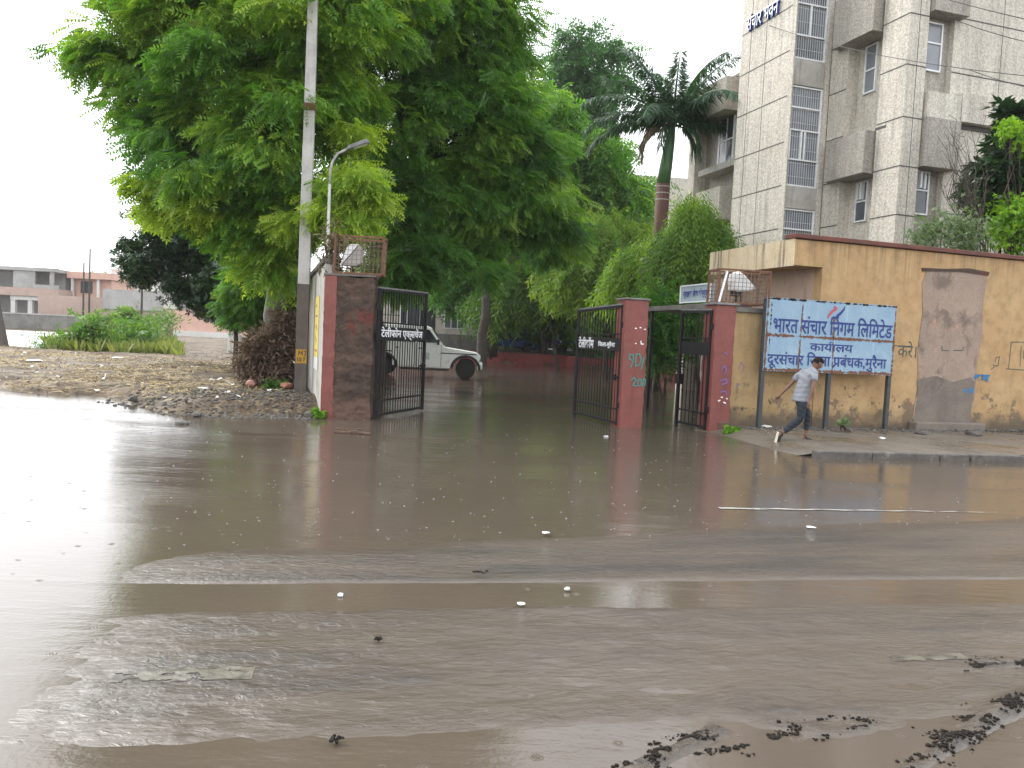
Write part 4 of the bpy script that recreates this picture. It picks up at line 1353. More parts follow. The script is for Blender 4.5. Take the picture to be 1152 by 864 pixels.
# ------------------------------------------------------------------ poles, lamp, wires
t = empty('utility_pole', (-4.86, 18.12, 0), R(8), 'tall grey cement power pole with a grimy foot and yellow number plate', 'utility pole')
b = MB(); b.box(-.13, .13, -.10, .10, 2.72, 11.5, tx=.03, ty=.02); b.build('shaft', M['pole'], t, bevel=.012)
b = MB(); b.box(-.133, .133, -.103, .103, -.3, 2.717); b.build('painted_foot', M['pole_low'], t, bevel=.012)
b = MB(); b.box(-.135, .135, -.105, .105, 6.62, 6.78); b.build('clamp_band', M['rust'], t, bevel=.004)
b = MB(); b.box(-.115, .125, -.112, -.104, .92, 1.24); b.build('number_plate', M['plate_yellow'], t)
strokes('number', [[(-.06, 1.1), (-.05, 1.2), (-.01, 1.13), (.02, 1.2), (.03, 1.1)], [(.06, 1.2), (.11, 1.2), (.08, 1.08)], [(-.08, .96), (-.08, 1.05)], [(-.04, .97), (-.04, 1.04), (.0, 1.04), (.0, .97), (-.04, .97)], [(.04, 1.04), (.08, 1.04), (.06, .97)]], .018, M['black'], t, y=-.115)

t = empty('street_lamp', (-4.20, 17.5, 0), 0, 'thin grey street lamp with a curved arm in front of the tree crown', 'street lamp')
b = MB(); b.tube([(0, 0, -.2), (0, 0, 4.9)], [.06, .03], 10); b.build('pole', M['pole'], t, smooth=True)
b = MB(); b.tube([(0, 0, 4.85), (.0, 0, 5.20), (.05, 0, 5.40), (.16, 0, 5.57), (.37, 0, 5.68)], .026, 8); b.build('arm', M['pole'], t, smooth=True)
b = MB(); b.prism([(.35, 5.64), (.38, 5.74), (.76, 5.90), (.83, 5.88), (.83, 5.82)], 'y', -.075, .075); b.build('lamp_head', M['iron_light'], t, bevel=.015)
b = MB(); b.add([(.50, -.06, 5.69), (.80, -.06, 5.802), (.80, .06, 5.802), (.50, .06, 5.69)], [(3, 2, 1, 0)]); b.build('lens', M['lamp_glass'], t)

def wire(p, q, sag, label):
    p, q = Vector(p), Vector(q)
    mb = MB()
    pts = []
    for i in range(25):
        u = i / 24
        c = p.lerp(q, u); c.z -= sag * 4 * u * (1 - u)
        pts.append(c)
    mb.tube(pts, .009, 5)
    tag(mb.build('overhead_wire', M['iron']), label, 'wire', 'service wires across the office front')
wire(uw(16.83 + .2, 18.29, 11.9), at(1230, 38, 13.5), .05, 'overhead wire running highest across the office windows')
wire(uw(16.83 + .9, 18.26, 11.42), at(1230, 62, 13.5), .12, 'overhead wire leaving from just above the upper narrow window')
wire(uw(15.42, 22.9, 12.35), at(1230, 92, 13.5), .25, 'long overhead wire running from the stair tower past the lower sunshades')
wire(uw(16.83 + 2.4, 18.44, 10.1), at(1230, 112, 13.5), .08, 'short lowest overhead wire at the right of the office front')

# leaning cement post stump, far left
t = MB(); t.bar((-24.42, 37, 2.6), (-23.82, 37, -.1), .34, .26)
tag(t.build('leaning_post', M['pole_low'], bevel=.02), 'leaning grey cement post at the far left edge of the waste ground', 'post')

# ------------------------------------------------------------------ far houses on the left
def fb(t_, nm, mt, *bx):
    b = MB()
    for x in bx:
        b.box(*x)
    return b.build(nm, mt, t_)
t = empty('unfinished_house', (-61.2, 105, 0), R(2), 'unfinished two-storey grey concrete house with open bays and white ground-floor columns', 'house')
fb(t, 'roof_slab', M['far_grey'], (-14, .4, -1.2, 8, 7.75, 8.2))
fb(t, 'floor_slab', M['far_brick'], (-14, 1.2, -1.3, 8, 4.45, 5.5))
fb(t, 'wall', M['far_grey'], (-14, .0, 3, 8, .3, 4.44), (-14, 0, 2.6, 8, 5.51, 7.74))
for bx in ((-4.9, -2.1, -.9, -.6, 5.51, 7.74), (-14, -13.1, -.9, -.6, 5.51, 7.74), (-.2, .2, -.9, -.5, 5.51, 7.74)):
    fb(t, 'upper_panel', M['far_grey'], bx)
for x in (-13.6, -7.3, -4.9, -2.7, -.3):
    fb(t, 'column', M['far_white'], (x - .28, x + .28, -.9, -.4, .3, 4.44))
fb(t, 'veranda_plinth', M['far_white'], (-9, .3, -1.2, 2.9, .0, 1.9), (-5.2, .2, -1.0, -.8, 3.9, 4.44))
fb(t, 'parapet', M['far_grey'], (-14, -9.5, -1.25, -1.1, 5.51, 6.0), (-2, 1.15, -1.25, -1.1, 5.51, 6.0))
t = empty('pink_house', (-60.4, 108, 0), 0, 'salmon pink flat-roofed house with a shaded porch in the hazy distance', 'house')
fb(t, 'wall', M['far_pink'], (0, 5.2, 0, 6, .3, 7.2)); fb(t, 'roof', M['far_pink'], (-.4, 5.5, -1, 6.2, 7.21, 8.1))
fb(t, 'window', M['dark'], (1.0, 2.6, -.06, -.002, 5.3, 6.9)); fb(t, 'column', M['far_white'], (.1, .4, -.8, -.5, .3, 7.2)); fb(t, 'column', M['far_white'], (3.6, 3.9, -.8, -.5, .3, 7.2))
t = empty('white_house', (-58.2, 114, 0), 0, 'plain white box-shaped house beside the pink house in the haze', 'house')
fb(t, 'wall', M['far_white'], (-.2, 6.0, 0, 7, .3, 9.0)); fb(t, 'roof', M['far_white'], (-.4, 6.2, -.2, 7.2, 9.01, 9.3)); fb(t, 'window', M['dark'], (1.0, 1.7, -.06, -.002, 5.4, 6.9)); fb(t, 'annex', M['far_white'], (2.4, 9.5, -3, -.01, .3, 5.6))
t = empty('grey_house', (-52.5, 118, 0), 0, 'low grey house half hidden behind the dark-leaved tree', 'house')
fb(t, 'wall', M['far_grey'], (0, 9, 0, 7, .3, 7.9)); fb(t, 'roof', M['far_grey'], (-.3, 9.3, -.4, 7.2, 7.91, 8.3)); fb(t, 'window', M['dark'], (1.2, 2.2, -.06, -.002, 4.6, 6.2))
t = empty('shed', (-41.5, 108, 0), 0, 'small white shed at the end of the lane behind the brick wall', 'shed')
fb(t, 'wall', M['far_white'], (0, 4, 0, 4, .3, 5.6)); fb(t, 'window', M['dark'], (1.2, 2.4, -.06, -.002, 4.3, 4.9)); fb(t, 'roof', M['far_grey'], (-.2, 4.2, -.3, 4.2, 5.61, 5.8))
t = empty('brick_wall', (-60, 101, 0), R(-1), 'long reddish brick wall in front of the distant houses', 'wall')
fb(t, 'masonry', M['far_brick'], (-1, 15, 0, .4, .0, 4.6), (15, 33, .02, .42, 0, 3.6)); fb(t, 'raised_block', M['far_grey'], (7.5, 15.2, -.3, -.002, 3.2, 5.7))
t = empty('bank_wall', (-75, 97, 0), 0, 'damp grey boundary wall along the far bank of the pond', 'wall')
fb(t, 'masonry', M['damp_wall'], (-15, 30, 0, .4, -.4, 2.0)); fb(t, 'coping', M['far_grey'], (-15, 30, -.1, .5, 2.001, 2.15))
t = empty('lane_wall', (-42, 96, 0), 0, 'salmon wall with a white plinth closing the far end of the lane', 'wall')
fb(t, 'masonry', M['far_pink'], (0, 12, 0, .4, 0, 3.3)); fb(t, 'plinth', M['far_white'], (.8, 8, -.6, -.002, 0, .9))
for (x, y, h, lab) in ((-53.9, 100, 10.7, 'tallest thin dark pole standing among the distant houses'), (-54.7, 100.1, 8.9, 'shorter thin dark pole just left of the tallest distant pole'), (-37.8, 80, 5.8, 'thin dark pole rising from the weeds beside the lane')):
    b = MB(); b.tube([(x, y, -.2), (x, y, h)], [.13, .09], 8)
    tag(b.build('wooden_pole', M['bark']), lab, 'pole', 'thin poles in the distance')
# short white fence posts along the lane edge
for i, (px, Y) in enumerate(((258, 42), (264, 38), (270, 35), (275, 32.5))):
    p = at(px, 386, Y)
    b = MB(); b.box(-.09, .09, -.09, .09, -.2, 1.25 - .05 * i, tx=.02, ty=.02)
    o = b.build('fence_post', M['far_white'], bevel=.015, loc=(p.x, p.y, .2))
    tag(o, 'short whitewashed post in the row along the lane edge', 'post', 'short posts along the lane')

# ------------------------------------------------------------------ white jeep
def wheel_at(parent, x, y, z, r, w, name='wheel'):
    root = MB(); root.lathe([(r * .60, -w * .5), (r * .92, -w * .5), (r, -w * .32), (r, w * .32), (r * .92, w * .5), (r * .60, w * .5)], 24, axis='y')
    wh = root.build(name, M['tyre'], parent, smooth=False, bevel=0); wh.location = (x, y, z)
    rm = MB(); rm.lathe([(.02, -w * .30), (r * .25, -w * .34), (r * .34, -w * .22), (r * .52, -w * .28), (r * .60, -w * .47), (r * .62, w * .47), (.02, w * .3)], 20, axis='y')
    rm.build('rim', M['rim'], wh)
    return wh
wh_p = at(522, 418, 31.5)
t = empty('jeep', (wh_p.x, wh_p.y + .9, .02), R(3), 'white boxy jeep standing in the flooded yard behind the left gate leaf', 'jeep')
def arch(cx, r, z0, n=9):
    return [(cx + r * math.cos(math.pi * (1 - i / (n - 1))), max(z0, .40 + r * math.sin(math.pi * (1 - i / (n - 1))))) for i in range(n)]
lower = [(-4.1, .36)] + arch(-3.3, .50, .36) + arch(0, .50, .36) + [(.48, .42), (.55, .62), (.52, 1.0), (.40, 1.07), (-.90, 1.24), (-1.02, 1.34), (-4.12, 1.34)]
b = MB(); b.prism(lower, 'y', -.86, .86); b.build('body', M['carwhite'], t, bevel=.03)
cabin = [(-4.10, 1.342), (-4.02, 2.00), (-3.9, 2.06), (-1.62, 2.06), (-1.46, 2.0), (-.98, 1.342)]
b = MB(); b.prism(cabin, 'y', -.84, .84)
for i, v in enumerate(b.v):
    if v[2] > 1.8:
        b.v[i] = (v[0], v[1] * .92, v[2])
b.build('cabin', M['carwhite'], t, bevel=.04)
def sidewin(x0, x1, xt0, xt1, nm='window'):
    for sgn in (-1, 1):
        y0, y1 = sgn * .848, sgn * .795
        b = MB(); b.add([(x0, y0, 1.40), (x1, y0, 1.40), (xt1, y1, 1.91), (xt0, y1, 1.91)], [(0, 1, 2, 3)])
        o = b.build(nm, M['glass_car'], t)
        o.location = (0, sgn * .008, 0)
sidewin(-1.92, -1.10, -1.86, -1.50)
sidewin(-2.85, -2.02, -2.83, -1.97)
sidewin(-3.95, -2.98, -3.9, -2.95)
b = MB(); b.add([(-.955, -.70, 1.40), (-.955, .70, 1.40), (-1.42, .66, 1.96), (-1.42, -.66, 1.96)], [(0, 1, 2, 3)]); o = b.build('windshield', M['glass_car'], t); o.location = (.012, 0, .01)
for x0, x1 in ((-1.98, -1.0), (-2.92, -2.0)):
    b = MB(); b.box(x0, x1, -.876, -.861, .44, 1.345); d = b.build('door', M['carwhite'], t, bevel=.008)
    MB().box(x0 + .08, x0 + .24, -.90, -.8765, 1.14, 1.18).build('handle', M['trim'], d)
    MB().box(x1 + .004, x1 + .016, -.874, -.861, .44, 1.34).build('seam', M['trim'], d)
MB().box(-1.75, -1.45, -.880, -.8765, .72, 1.0).build('door_sticker', M['grille'], t)
b = MB(); b.box(-4.05, .42, -.872, -.8605, .98, 1.02); b.build('belt_stripe', M['trim'], t)
for cx in (0, -3.3):
    for sg in (-1, 1):
        b = MB()
        n = 12
        pts = [(cx + .56 * math.cos(math.pi * (1 - i / n)), sg * .885, .40 + .52 * math.sin(math.pi * (1 - i / n))) for i in range(n + 1)]
        b.tube(pts, .055, 6); b.build('wheel_flare', M['trim'], t)
b = MB(); b.box(-2.6, -.65, -.99, -.88, .30, .38); b.build('side_step', M['trim'], t, bevel=.01)
b = MB(); b.box(.50, .68, -.84, .84, .40, .68); b.build('bumper', M['carwhite'], t, bevel=.05)
b = MB(); b.box(.531, .56, -.45, .45, .72, 1.0)
b.build('grille', M['trim'], t)
for y in (-.66, .66):
    b = MB(); b.lathe([(.02, .0), (.11, .0), (.115, .03), (.09, .05), (.02, .06)], 14, (.53, y, .87), axis='x'); b.build('headlight', M['lens'], t)
b = MB(); b.bar((-1.12, -.86, 1.38), (-1.10, -1.03, 1.42), .03); b.box(-1.16, -1.06, -1.14, -.99, 1.32, 1.54); b.build('mirror', M['trim'], t, bevel=.015)
for x in (0, -3.3):
    for y in (-.75, .75):
        wheel_at(t, x, y, .40, .40, .22)
b = MB(); b.box(-4.3, -4.11, -.3, .3, .8, 1.3); b.build('spare_cover', M['trim'], t, bevel=.05)

# ------------------------------------------------------------------ blue car and motorcycles parked beyond the kerb
cp = at(574, 391, 60.5)
t = empty('blue_car', (cp.x, 61.5, .75), R(8), 'dark blue hatchback parked in the shade behind the red kerb', 'car')
prof = [(-1.95, .25)] + arch(-1.2, .33, .25) + arch(1.25, .33, .25) + [(1.9, .28), (1.98, .55), (1.85, .72), (1.05, .88), (-1.9, .92), (-1.98, .6)]
prof = [(x, z - (.08 if False else 0)) for x, z in prof]
b = MB(); b.prism(prof, 'y', -.8, .8); b.build('body', M['carblue'], t, bevel=.05)
b = MB(); b.prism([(-1.88, .9), (-1.6, 1.38), (-1.2, 1.46), (-.1, 1.46), (.25, 1.36), (1.05, .88)], 'y', -.76, .76)
for i, v in enumerate(b.v):
    if v[2] > 1.2:
        b.v[i] = (v[0], v[1] * .88, v[2])
b.build('cabin', M['carblue'], t, bevel=.04)
for x0, x1, a, c in ((-1.6, -.75, -1.45, -.75), (-.68, .1, -.68, .0), (.16, .8, .07, .28)):
    b = MB(); b.add([(x0, -.772, .94), (x1, -.772, .94), (c, -.685, 1.36), (a, -.685, 1.36)], [(0, 1, 2, 3)]); o = b.build('window', M['glass_car'], t); o.location = (0, -.012, 0)
for x in (-1.2, 1.25):
    for y in (-.7, .7):
        wheel_at(t, x, y, .31, .31, .18)
def motorcycle(loc, rz, label):
    t = empty('motorcycle', loc, rz, label, 'motorcycle', 'motorcycles parked under the trees')
    for x in (-.62, .64):
        wheel_at(t, x, 0, .30, .30, .1)
    b = MB(); b.bar((-.62, 0, .30), (-.05, 0, .38), .06); b.bar((-.05, 0, .38), (.42, 0, .78), .06); b.bar((.64, .06, .3), (.42, .06, .98), .04); b.bar((.64, -.06, .3), (.42, -.06, .98), .04); b.bar((-.5, 0, .72), (.4, 0, .78), .06); b.bar((-.55, .08, .3), (-.45, .08, .72), .04); b.build('frame', M['trim'], t)
    b = MB(); b.lathe([(.02, -.14), (.12, -.1), (.15, .0), (.12, .1), (.02, .14)], 10, (.05, 0, .42), axis='y'); b.box(-.1, .2, -.1, .1, .28, .5); b.build('engine', M['chrome'], t, bevel=.02)
    b = MB(); b.lathe([(.03, -.05), (.12, .02), (.15, .2), (.12, .38), (.04, .45)], 10, (.0, 0, .86), axis='x'); b.build('tank', M['carblue'], t, smooth=True)
    b = MB(); b.box(-.72, -.02, -.12, .12, .76, .87); b.build('seat', M['trim'], t, bevel=.04)
    b = MB(); b.bar((.40, -.32, 1.04), (.42, .32, 1.04), .03); b.bar((.40, -.3, 1.05), (.44, -.36, 1.24), .02); b.box(.42, .46, -.43, -.29, 1.2, 1.3); b.build('handlebar', M['chrome'], t)
    b = MB(); b.lathe([(.02, .0), (.09, .02), (.1, .1), (.09, .11)], 12, (.47, 0, .93), axis='x'); b.build('headlight', M['lens'], t)
    b = MB(); b.bar((-.7, -.16, .35), (.0, -.16, .3), .07); b.build('exhaust', M['chrome'], t)
for px, rz, lab in ((624, -28, 'motorcycle parked nearest the blue car beneath the hanging branches'), (641, -20, 'motorcycle parked just left of the right iron gate leaf, in deep shade')):
    p = at(px, 390, 59.5)
    motorcycle((p.x, 60.2, .8), R(rz), lab)
sb = MB(); sb.prism([(-9, 59.9 + 1.4), (3.5, 58.9), (5.2, 63.4), (-9, 63.4)], 'z', .27, .78)
struct(sb.build('planting_bed', M['dirt']))
# ------------------------------------------------------------------ trees
def lobes_at(L, scale_r=True):
    return [(at(u, v, Y), r * Y / 887.0) for u, v, r, Y in L]
random.seed(3)
# big neem over the wall, left
tree('neem_tree', 'biggest neem tree, its yellow-green crown leaning over the lane and white wall', 'tree', (-6.6, 22, .1),
     lobes_at([(165, 40, 70, 21), (250, 60, 110, 20.5), (250, -70, 130, 21), (350, 40, 100, 20.5), (250, 165, 85, 20), (330, 150, 80, 20), (195, 130, 45, 21), (205, 200, 45, 20.5), (285, 232, 58, 20), (335, 235, 50, 20), (318, 300, 34, 20.5), (390, -30, 100, 21), (120, 70, 35, 21)]),
     270, 110, PIN, .40, M['neem'], .30, 4.2, M['bark_pale'], spread=.80, droop=.55, tintmix=(.55, .24), limbs=70)
# young bright sprays hanging in front, near the lamp
tree('neem_sapling', 'bright yellow-green young neem leaning past the street lamp beside the left lamp cage', 'tree', (-4.55, 19.4, 0),
     lobes_at([(395, 205, 30, 18.6), (385, 240, 34, 18.6), (350, 250, 30, 18.9), (405, 235, 22, 18.6)]),
     34, 60, PIN, .34, M['neem'], .07, 3.6, M['bark'], spread=.42, droop=.75, tintmix=(.86, .1), limbs=12)
# second neem behind the left pillar
tree('neem_tree', 'tall dense neem tree behind the left gate leaf, spreading across the middle', 'tree', (-4.55, 26, -.1),
     lobes_at([(440, 40, 100, 26), (510, 30, 75, 26), (470, -70, 120, 26), (440, 150, 75, 25.5), (520, 135, 70, 26), (575, 175, 52, 27), (450, 240, 60, 25.5), (530, 225, 60, 26.5), (590, 215, 50, 27), (460, 295, 40, 25), (515, 300, 42, 25.5), (440, 310, 25, 25), (545, 60, 45, 27), (610, 260, 40, 28), (548, 288, 34, 27)]),
     280, 112, PIN, .42, M['neem_deep'], .30, 5.0, M['bark'], spread=.95, droop=.5, tintmix=(.48, .24), limbs=110)
# deep-shade tree over the parked cars
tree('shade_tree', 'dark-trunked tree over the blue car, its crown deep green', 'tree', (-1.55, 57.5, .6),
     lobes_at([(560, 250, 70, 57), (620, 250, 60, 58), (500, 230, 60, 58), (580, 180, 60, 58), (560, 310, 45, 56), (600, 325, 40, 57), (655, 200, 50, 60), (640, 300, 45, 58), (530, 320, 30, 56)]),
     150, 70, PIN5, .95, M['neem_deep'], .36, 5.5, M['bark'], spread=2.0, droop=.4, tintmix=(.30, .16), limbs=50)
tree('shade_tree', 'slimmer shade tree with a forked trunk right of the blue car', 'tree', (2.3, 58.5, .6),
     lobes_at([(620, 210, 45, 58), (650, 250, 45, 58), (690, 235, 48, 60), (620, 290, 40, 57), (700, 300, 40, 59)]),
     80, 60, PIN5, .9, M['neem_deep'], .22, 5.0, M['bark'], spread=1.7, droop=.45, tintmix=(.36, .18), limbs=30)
# lighter crown at mid distance
tree('neem_tree', 'pale green neem crown rising behind the middle of the yard, left of the palm', 'tree', (-1.9, 47, -.1),
     lobes_at([(600, 130, 42, 46), (570, 150, 45, 46), (640, 165, 40, 46), (675, 185, 34, 46), (620, 200, 45, 46), (560, 110, 35, 46), (545, 190, 50, 46), (690, 210, 28, 46), (700, 236, 26, 46)]),
     125, 75, PIN5, .75, M['neem'], .28, 6.5, M['bark'], spread=1.35, droop=.5, tintmix=(.36, .2), limbs=40)
# thin feathery tree against the sky
tree('feathery_tree', 'thin feathery tree standing against the white sky left of the palm', 'tree', (6.0, 62, .4),
     lobes_at([(648, 55, 27, 62), (682, 70, 24, 62), (640, 90, 28, 62), (690, 105, 24, 62), (655, 125, 30, 62), (628, 100, 16, 62), (700, 50, 12, 62)]),
     60, 50, PIN5, .85, M['pale_leaf'], .18, 9.0, M['bark'], spread=1.25, droop=.35, tintmix=(.5, .25), limbs=40)
# dark broad-leaved tree over the lane
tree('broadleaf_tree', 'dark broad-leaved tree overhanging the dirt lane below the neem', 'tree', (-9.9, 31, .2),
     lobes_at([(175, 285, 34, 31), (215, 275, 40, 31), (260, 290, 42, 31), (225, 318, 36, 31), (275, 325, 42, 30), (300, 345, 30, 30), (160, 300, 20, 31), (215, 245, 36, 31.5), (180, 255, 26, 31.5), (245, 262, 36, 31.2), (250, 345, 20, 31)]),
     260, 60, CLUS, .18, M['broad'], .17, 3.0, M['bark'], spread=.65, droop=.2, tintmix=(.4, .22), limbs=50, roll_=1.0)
# brighter undergrowth at its right
tree('bushy_tree', 'leafy mid-green bush tree hanging over the short posts, below the big neem', 'tree', (-9.3, 26.5, .15),
     lobes_at([(285, 325, 30, 26), (300, 350, 25, 26), (275, 345, 24, 26.5), (312, 320, 25, 26), (265, 365, 14, 27)]),
     60, 80, PIN, .30, M['neem'], .08, 1.8, M['bark'], spread=.5, droop=.5, tintmix=(.25, .12), limbs=18)

# weeping trees in the yard
def weeping(label, base, lobes, n, lng, tint, seed, trunk_r=.13):
    random.seed(seed)
    base = Vector(base)
    t = empty('weeping_tree', base, 0, label, 'tree', 'weeping trees round the yard')
    lob = [(Vector(c) - base, r) for c, r in lobes]
    mb = MB()
    top = sum((c for c, r in lob), Vector((0, 0, 0))) / len(lob)
    tr = limb(mb, (0, 0, -.3), (top.x * .4, top.y * .4, top.z * .62), trunk_r, trunk_r * .7, 6, .03, sides=9)
    C_, U_, which = clumps(lob, n, .5)
    C_ = C_[C_[:, 2] > min(c.z - r * .55 for c, r in lob)]
    U_ = C_ - np.array(top)[None]
    U_ /= np.linalg.norm(U_, axis=1, keepdims=True)
    for c, r in lob:
        pp = limb(mb, tr[-1], c, trunk_r * .6, trunk_r * .2, 5, .05)
        for _ in range(9):
            i = random.randrange(len(C_))
            if (Vector(C_[i]) - c).length < r * 1.3:
                limb(mb, pp[-2], C_[i], trunk_r * .2, .01, 4, .06, .06, sides=5)
    mb.build('trunk', M['bark'], t, smooth=True)
    per = 13
    m = len(C_)
    pos = np.repeat(C_, per, 0) + rng.normal(0, .16, (m * per, 3))
    d = np.repeat(U_, per, 0) * .35 + rng.normal(0, .16, (m * per, 3)); d[:, 2] = -1.0
    tn = np.clip(np.repeat(np.clip(rng.normal(tint, .17, m), 0, 1), per) + rng.normal(0, .1, m * per), 0, 1)
    scatter('crown', STRAND, pos, d, rng.uniform(lng * .5, lng * 1.2, m * per), tn, M['weep'], t)
    return t
weeping('weeping tree with yellow-green strands behind the right gate leaf', (4.9, 41, 0), lobes_at([(672, 265, 38, 41), (700, 262, 32, 41), (650, 290, 34, 41), (690, 300, 40, 40.5), (720, 285, 22, 41)]), 330, 1.9, .62, 4)
weeping('weeping tree with long strands above the slim red pillar', (5.35, 29.4, 0), lobes_at([(735, 290, 30, 29.4), (755, 275, 24, 29.2), (715, 300, 26, 29.4), (742, 325, 26, 29.2)]), 240, 1.4, .60, 5)
weeping('weeping tree against the tower flank, right of the palm', (6.45, 27.2, 0), lobes_at([(780, 242, 24, 27), (793, 262, 22, 27), (768, 270, 24, 27), (782, 290, 26, 27), (760, 300, 18, 27.2)]), 230, 1.25, .5, 6, .09)
weeping('dark weeping tree hanging over the parked motorcycles', (2.9, 50, .1), lobes_at([(625, 300, 36, 50), (590, 310, 34, 50), (655, 320, 30, 50), (560, 325, 24, 50)]), 230, 2.3, .30, 7)
# shrubs; the dark ones under the trees are added to stand in for shade
def bush(name, label, cat, L, n, tm, size, mat, tint, group=None, base=None, spread=.3, droop=0.0, roll_=.8, stems=9):
    lobes = lobes_at(L)
    if base is None:
        c = lobes[0][0]; base = Vector((c.x, c.y, .2))
    base = Vector(base)
    t = empty(name, base, 0, label, cat, group)
    lob = [(c - base, r) for c, r in lobes]
    C_, U_, w_ = clumps(lob, n, .2)
    C_[:, 2] = np.maximum(C_[:, 2], .03)
    mb = MB()
    for i in range(stems):
        j = rng.integers(len(C_))
        limb(mb, (random.uniform(-.1, .1), random.uniform(-.1, .1), -.1), C_[j], .022, .006, 4, .06, sides=5)
    mb.build('stem', M['twig'], t)
    per = 6
    pos = np.repeat(C_, per, 0) + rng.normal(0, spread, (n * per, 3))
    pos[:, 2] = np.maximum(pos[:, 2], .02)
    d = np.repeat(U_, per, 0) + rng.normal(0, .6, (n * per, 3)); d[:, 2] -= droop
    tn = np.clip(np.repeat(np.clip(rng.normal(tint, .2, n), 0, 1), per) + rng.normal(0, .08, n * per), 0, 1)
    scatter('foliage', tm, pos, d, rng.uniform(size * .7, size * 1.3, n * per), tn, mat, t, roll_)
    return t
bush('shrub', 'dark shrub mass added as shade behind the right gate leaf, under the weeping trees', 'shrub', [(690, 365, 32, 56), (720, 375, 28, 54), (670, 350, 30, 58), (730, 345, 28, 52)], 420, PIN5, .7, M['neem_deep'], .12, 'dark shrubs added as shade under the trees', base=(6.9, 56, .2), spread=.6)
bush('shrub', 'dark shrub added as shade in the gap between the slim pillar and the porch', 'shrub', [(750, 370, 26, 40), (765, 345, 22, 40), (745, 340, 20, 42)], 260, PIN5, .55, M['neem_deep'], .1, 'dark shrubs added as shade under the trees', base=(7.6, 41, .2), spread=.45)
bush('shrub', 'dark hedge-like shrub added as shade behind the motorcycles at the back of the yard', 'shrub', [(610, 360, 30, 62.5), (640, 365, 30, 62.5), (580, 352, 20, 62.5), (665, 370, 28, 62.5), (625, 335, 30, 62.8)], 420, PIN5, .8, M['neem_deep'], .1, 'dark shrubs added as shade under the trees', base=(3.2, 62.5, .3), spread=.6)
bush('shrub', 'dark shrub added as shade against the tower foot, seen through the pedestrian gateway', 'shrub', [(752, 372, 22, 25.5), (745, 350, 18, 25.8), (765, 355, 18, 25.5), (745, 395, 16, 25.5), (735, 375, 16, 25.7)], 300, PIN5, .36, M['neem_deep'], .08, 'dark shrubs added as shade under the trees', base=(5.0, 25.6, 0), spread=.28)
# thin sapling by the jeep
mb = MB()
p = at(553, 392, 56)
q = [at(538, 345, 56), at(530, 330, 56), at(545, 350, 56)]
limb(mb, (p.x, p.y, .2), at(540, 365, 56), .09, .06, 5, .03); limb(mb, at(540, 365, 56), q[0], .06, .03, 4, .05); limb(mb, at(541, 362, 56), at(536, 318, 56), .05, .02, 5, .06)
o = mb.build('bare_sapling', M['bark'], smooth=True); tag(o, 'thin bare sapling with angled stems beside the dark trunk of the shade tree', 'sapling')

# palm
pc = at(757, 138, 31)
pb = Vector((at(745, 235, 31).x - .05, 31, 0))
t = empty('palm_tree', pb, 0, 'tall royal palm with a smooth green crownshaft above a ringed brown trunk', 'palm')
sh0 = at(746, 207, 31) - pb; c0 = pc - pb
b = MB(); b.tube([(0, 0, -.3), (sh0.x * .3, 0, sh0.z * .4), (sh0.x * .8, 0, sh0.z * .8), sh0], [.34, .29, .265, .27], 14); b.build('trunk', M['palmtrunk'], t, smooth=True)
b = MB(); b.tube([sh0 + Vector((0, 0, .003)), sh0.lerp(c0, .3), sh0.lerp(c0, .7), c0], [.26, .245, .19, .11], 14); b.build('crownshaft', M['crownshaft'], t, smooth=True)
b = MB()
for k in range(3):
    z = sh0.z - .12 - k * .25
    b.lathe([(.27, z - .025), (.283, z), (.27, z + .025)], 14, (sh0.x * .95, 0, 0))
b.build('trunk_ring', M['concrete'], t)
rnd = random.Random(12)
FR = [(8, 1.25, 3.3), (55, 1.0, 3.1), (100, 1.15, 3.2), (150, .9, 3.3), (185, .62, 3.5), (215, .95, 3.2), (262, .8, 3.2), (300, .55, 3.3), (338, .75, 3.4), (20, .35, 3.4), (168, .18, 3.3), (350, .15, 3.2), (240, .3, 3.1), (75, 1.35, 3.0), (125, .55, 3.3), (35, .7, 3.3), (200, 1.1, 3.2), (320, .95, 3.2), (355, .5, 3.4), (160, .45, 3.4)]
for az, el, L in FR:
    L *= 1.12
    fr = MB(); a = R(az); pts = []
    p = Vector(c0); d = Vector((math.cos(a) * math.cos(el), math.sin(a) * math.cos(el), math.sin(el)))
    n = 16
    ang = el
    for i in range(n + 1):
        pts.append(p.copy())
        d = Vector((math.cos(a) * math.cos(ang), math.sin(a) * math.cos(ang), math.sin(ang)))
        p = p + d * (L / n); ang -= (.036 + .0068 * i) if el < .75 else (.016 + .0052 * i)
    fr.tube(pts, [.05 * (1 - .85 * i / n) for i in range(n + 1)], 6)
    o = fr.build('frond', M['crownshaft'], t)
    pos, ds = [], []
    for i in range(2, n):
        for k in range(11):
            u = k / 11
            pp = pts[i].lerp(pts[i + 1], u); dd = (pts[i + 1] - pts[i]).normalized()
            sd_ = dd.cross(Vector((0, 0, 1))).normalized()
            for sg in (-1, 1):
                pos.append(pp); ds.append(sd_ * sg * .8 + dd * .5 + Vector((0, 0, rnd.uniform(-1.3, .1))))
    pos = np.array(pos); ds = np.array(ds); m = len(pos)
    pr = (np.arange(m) / m)
    scatter('leaflets', tmpl_leaf(.085), pos, ds, (.85 - .42 * pr) * rng.uniform(.8, 1.1, m), np.clip(rng.normal(.45, .2, m), 0, 1), M['palm_leaf'], o, .4)
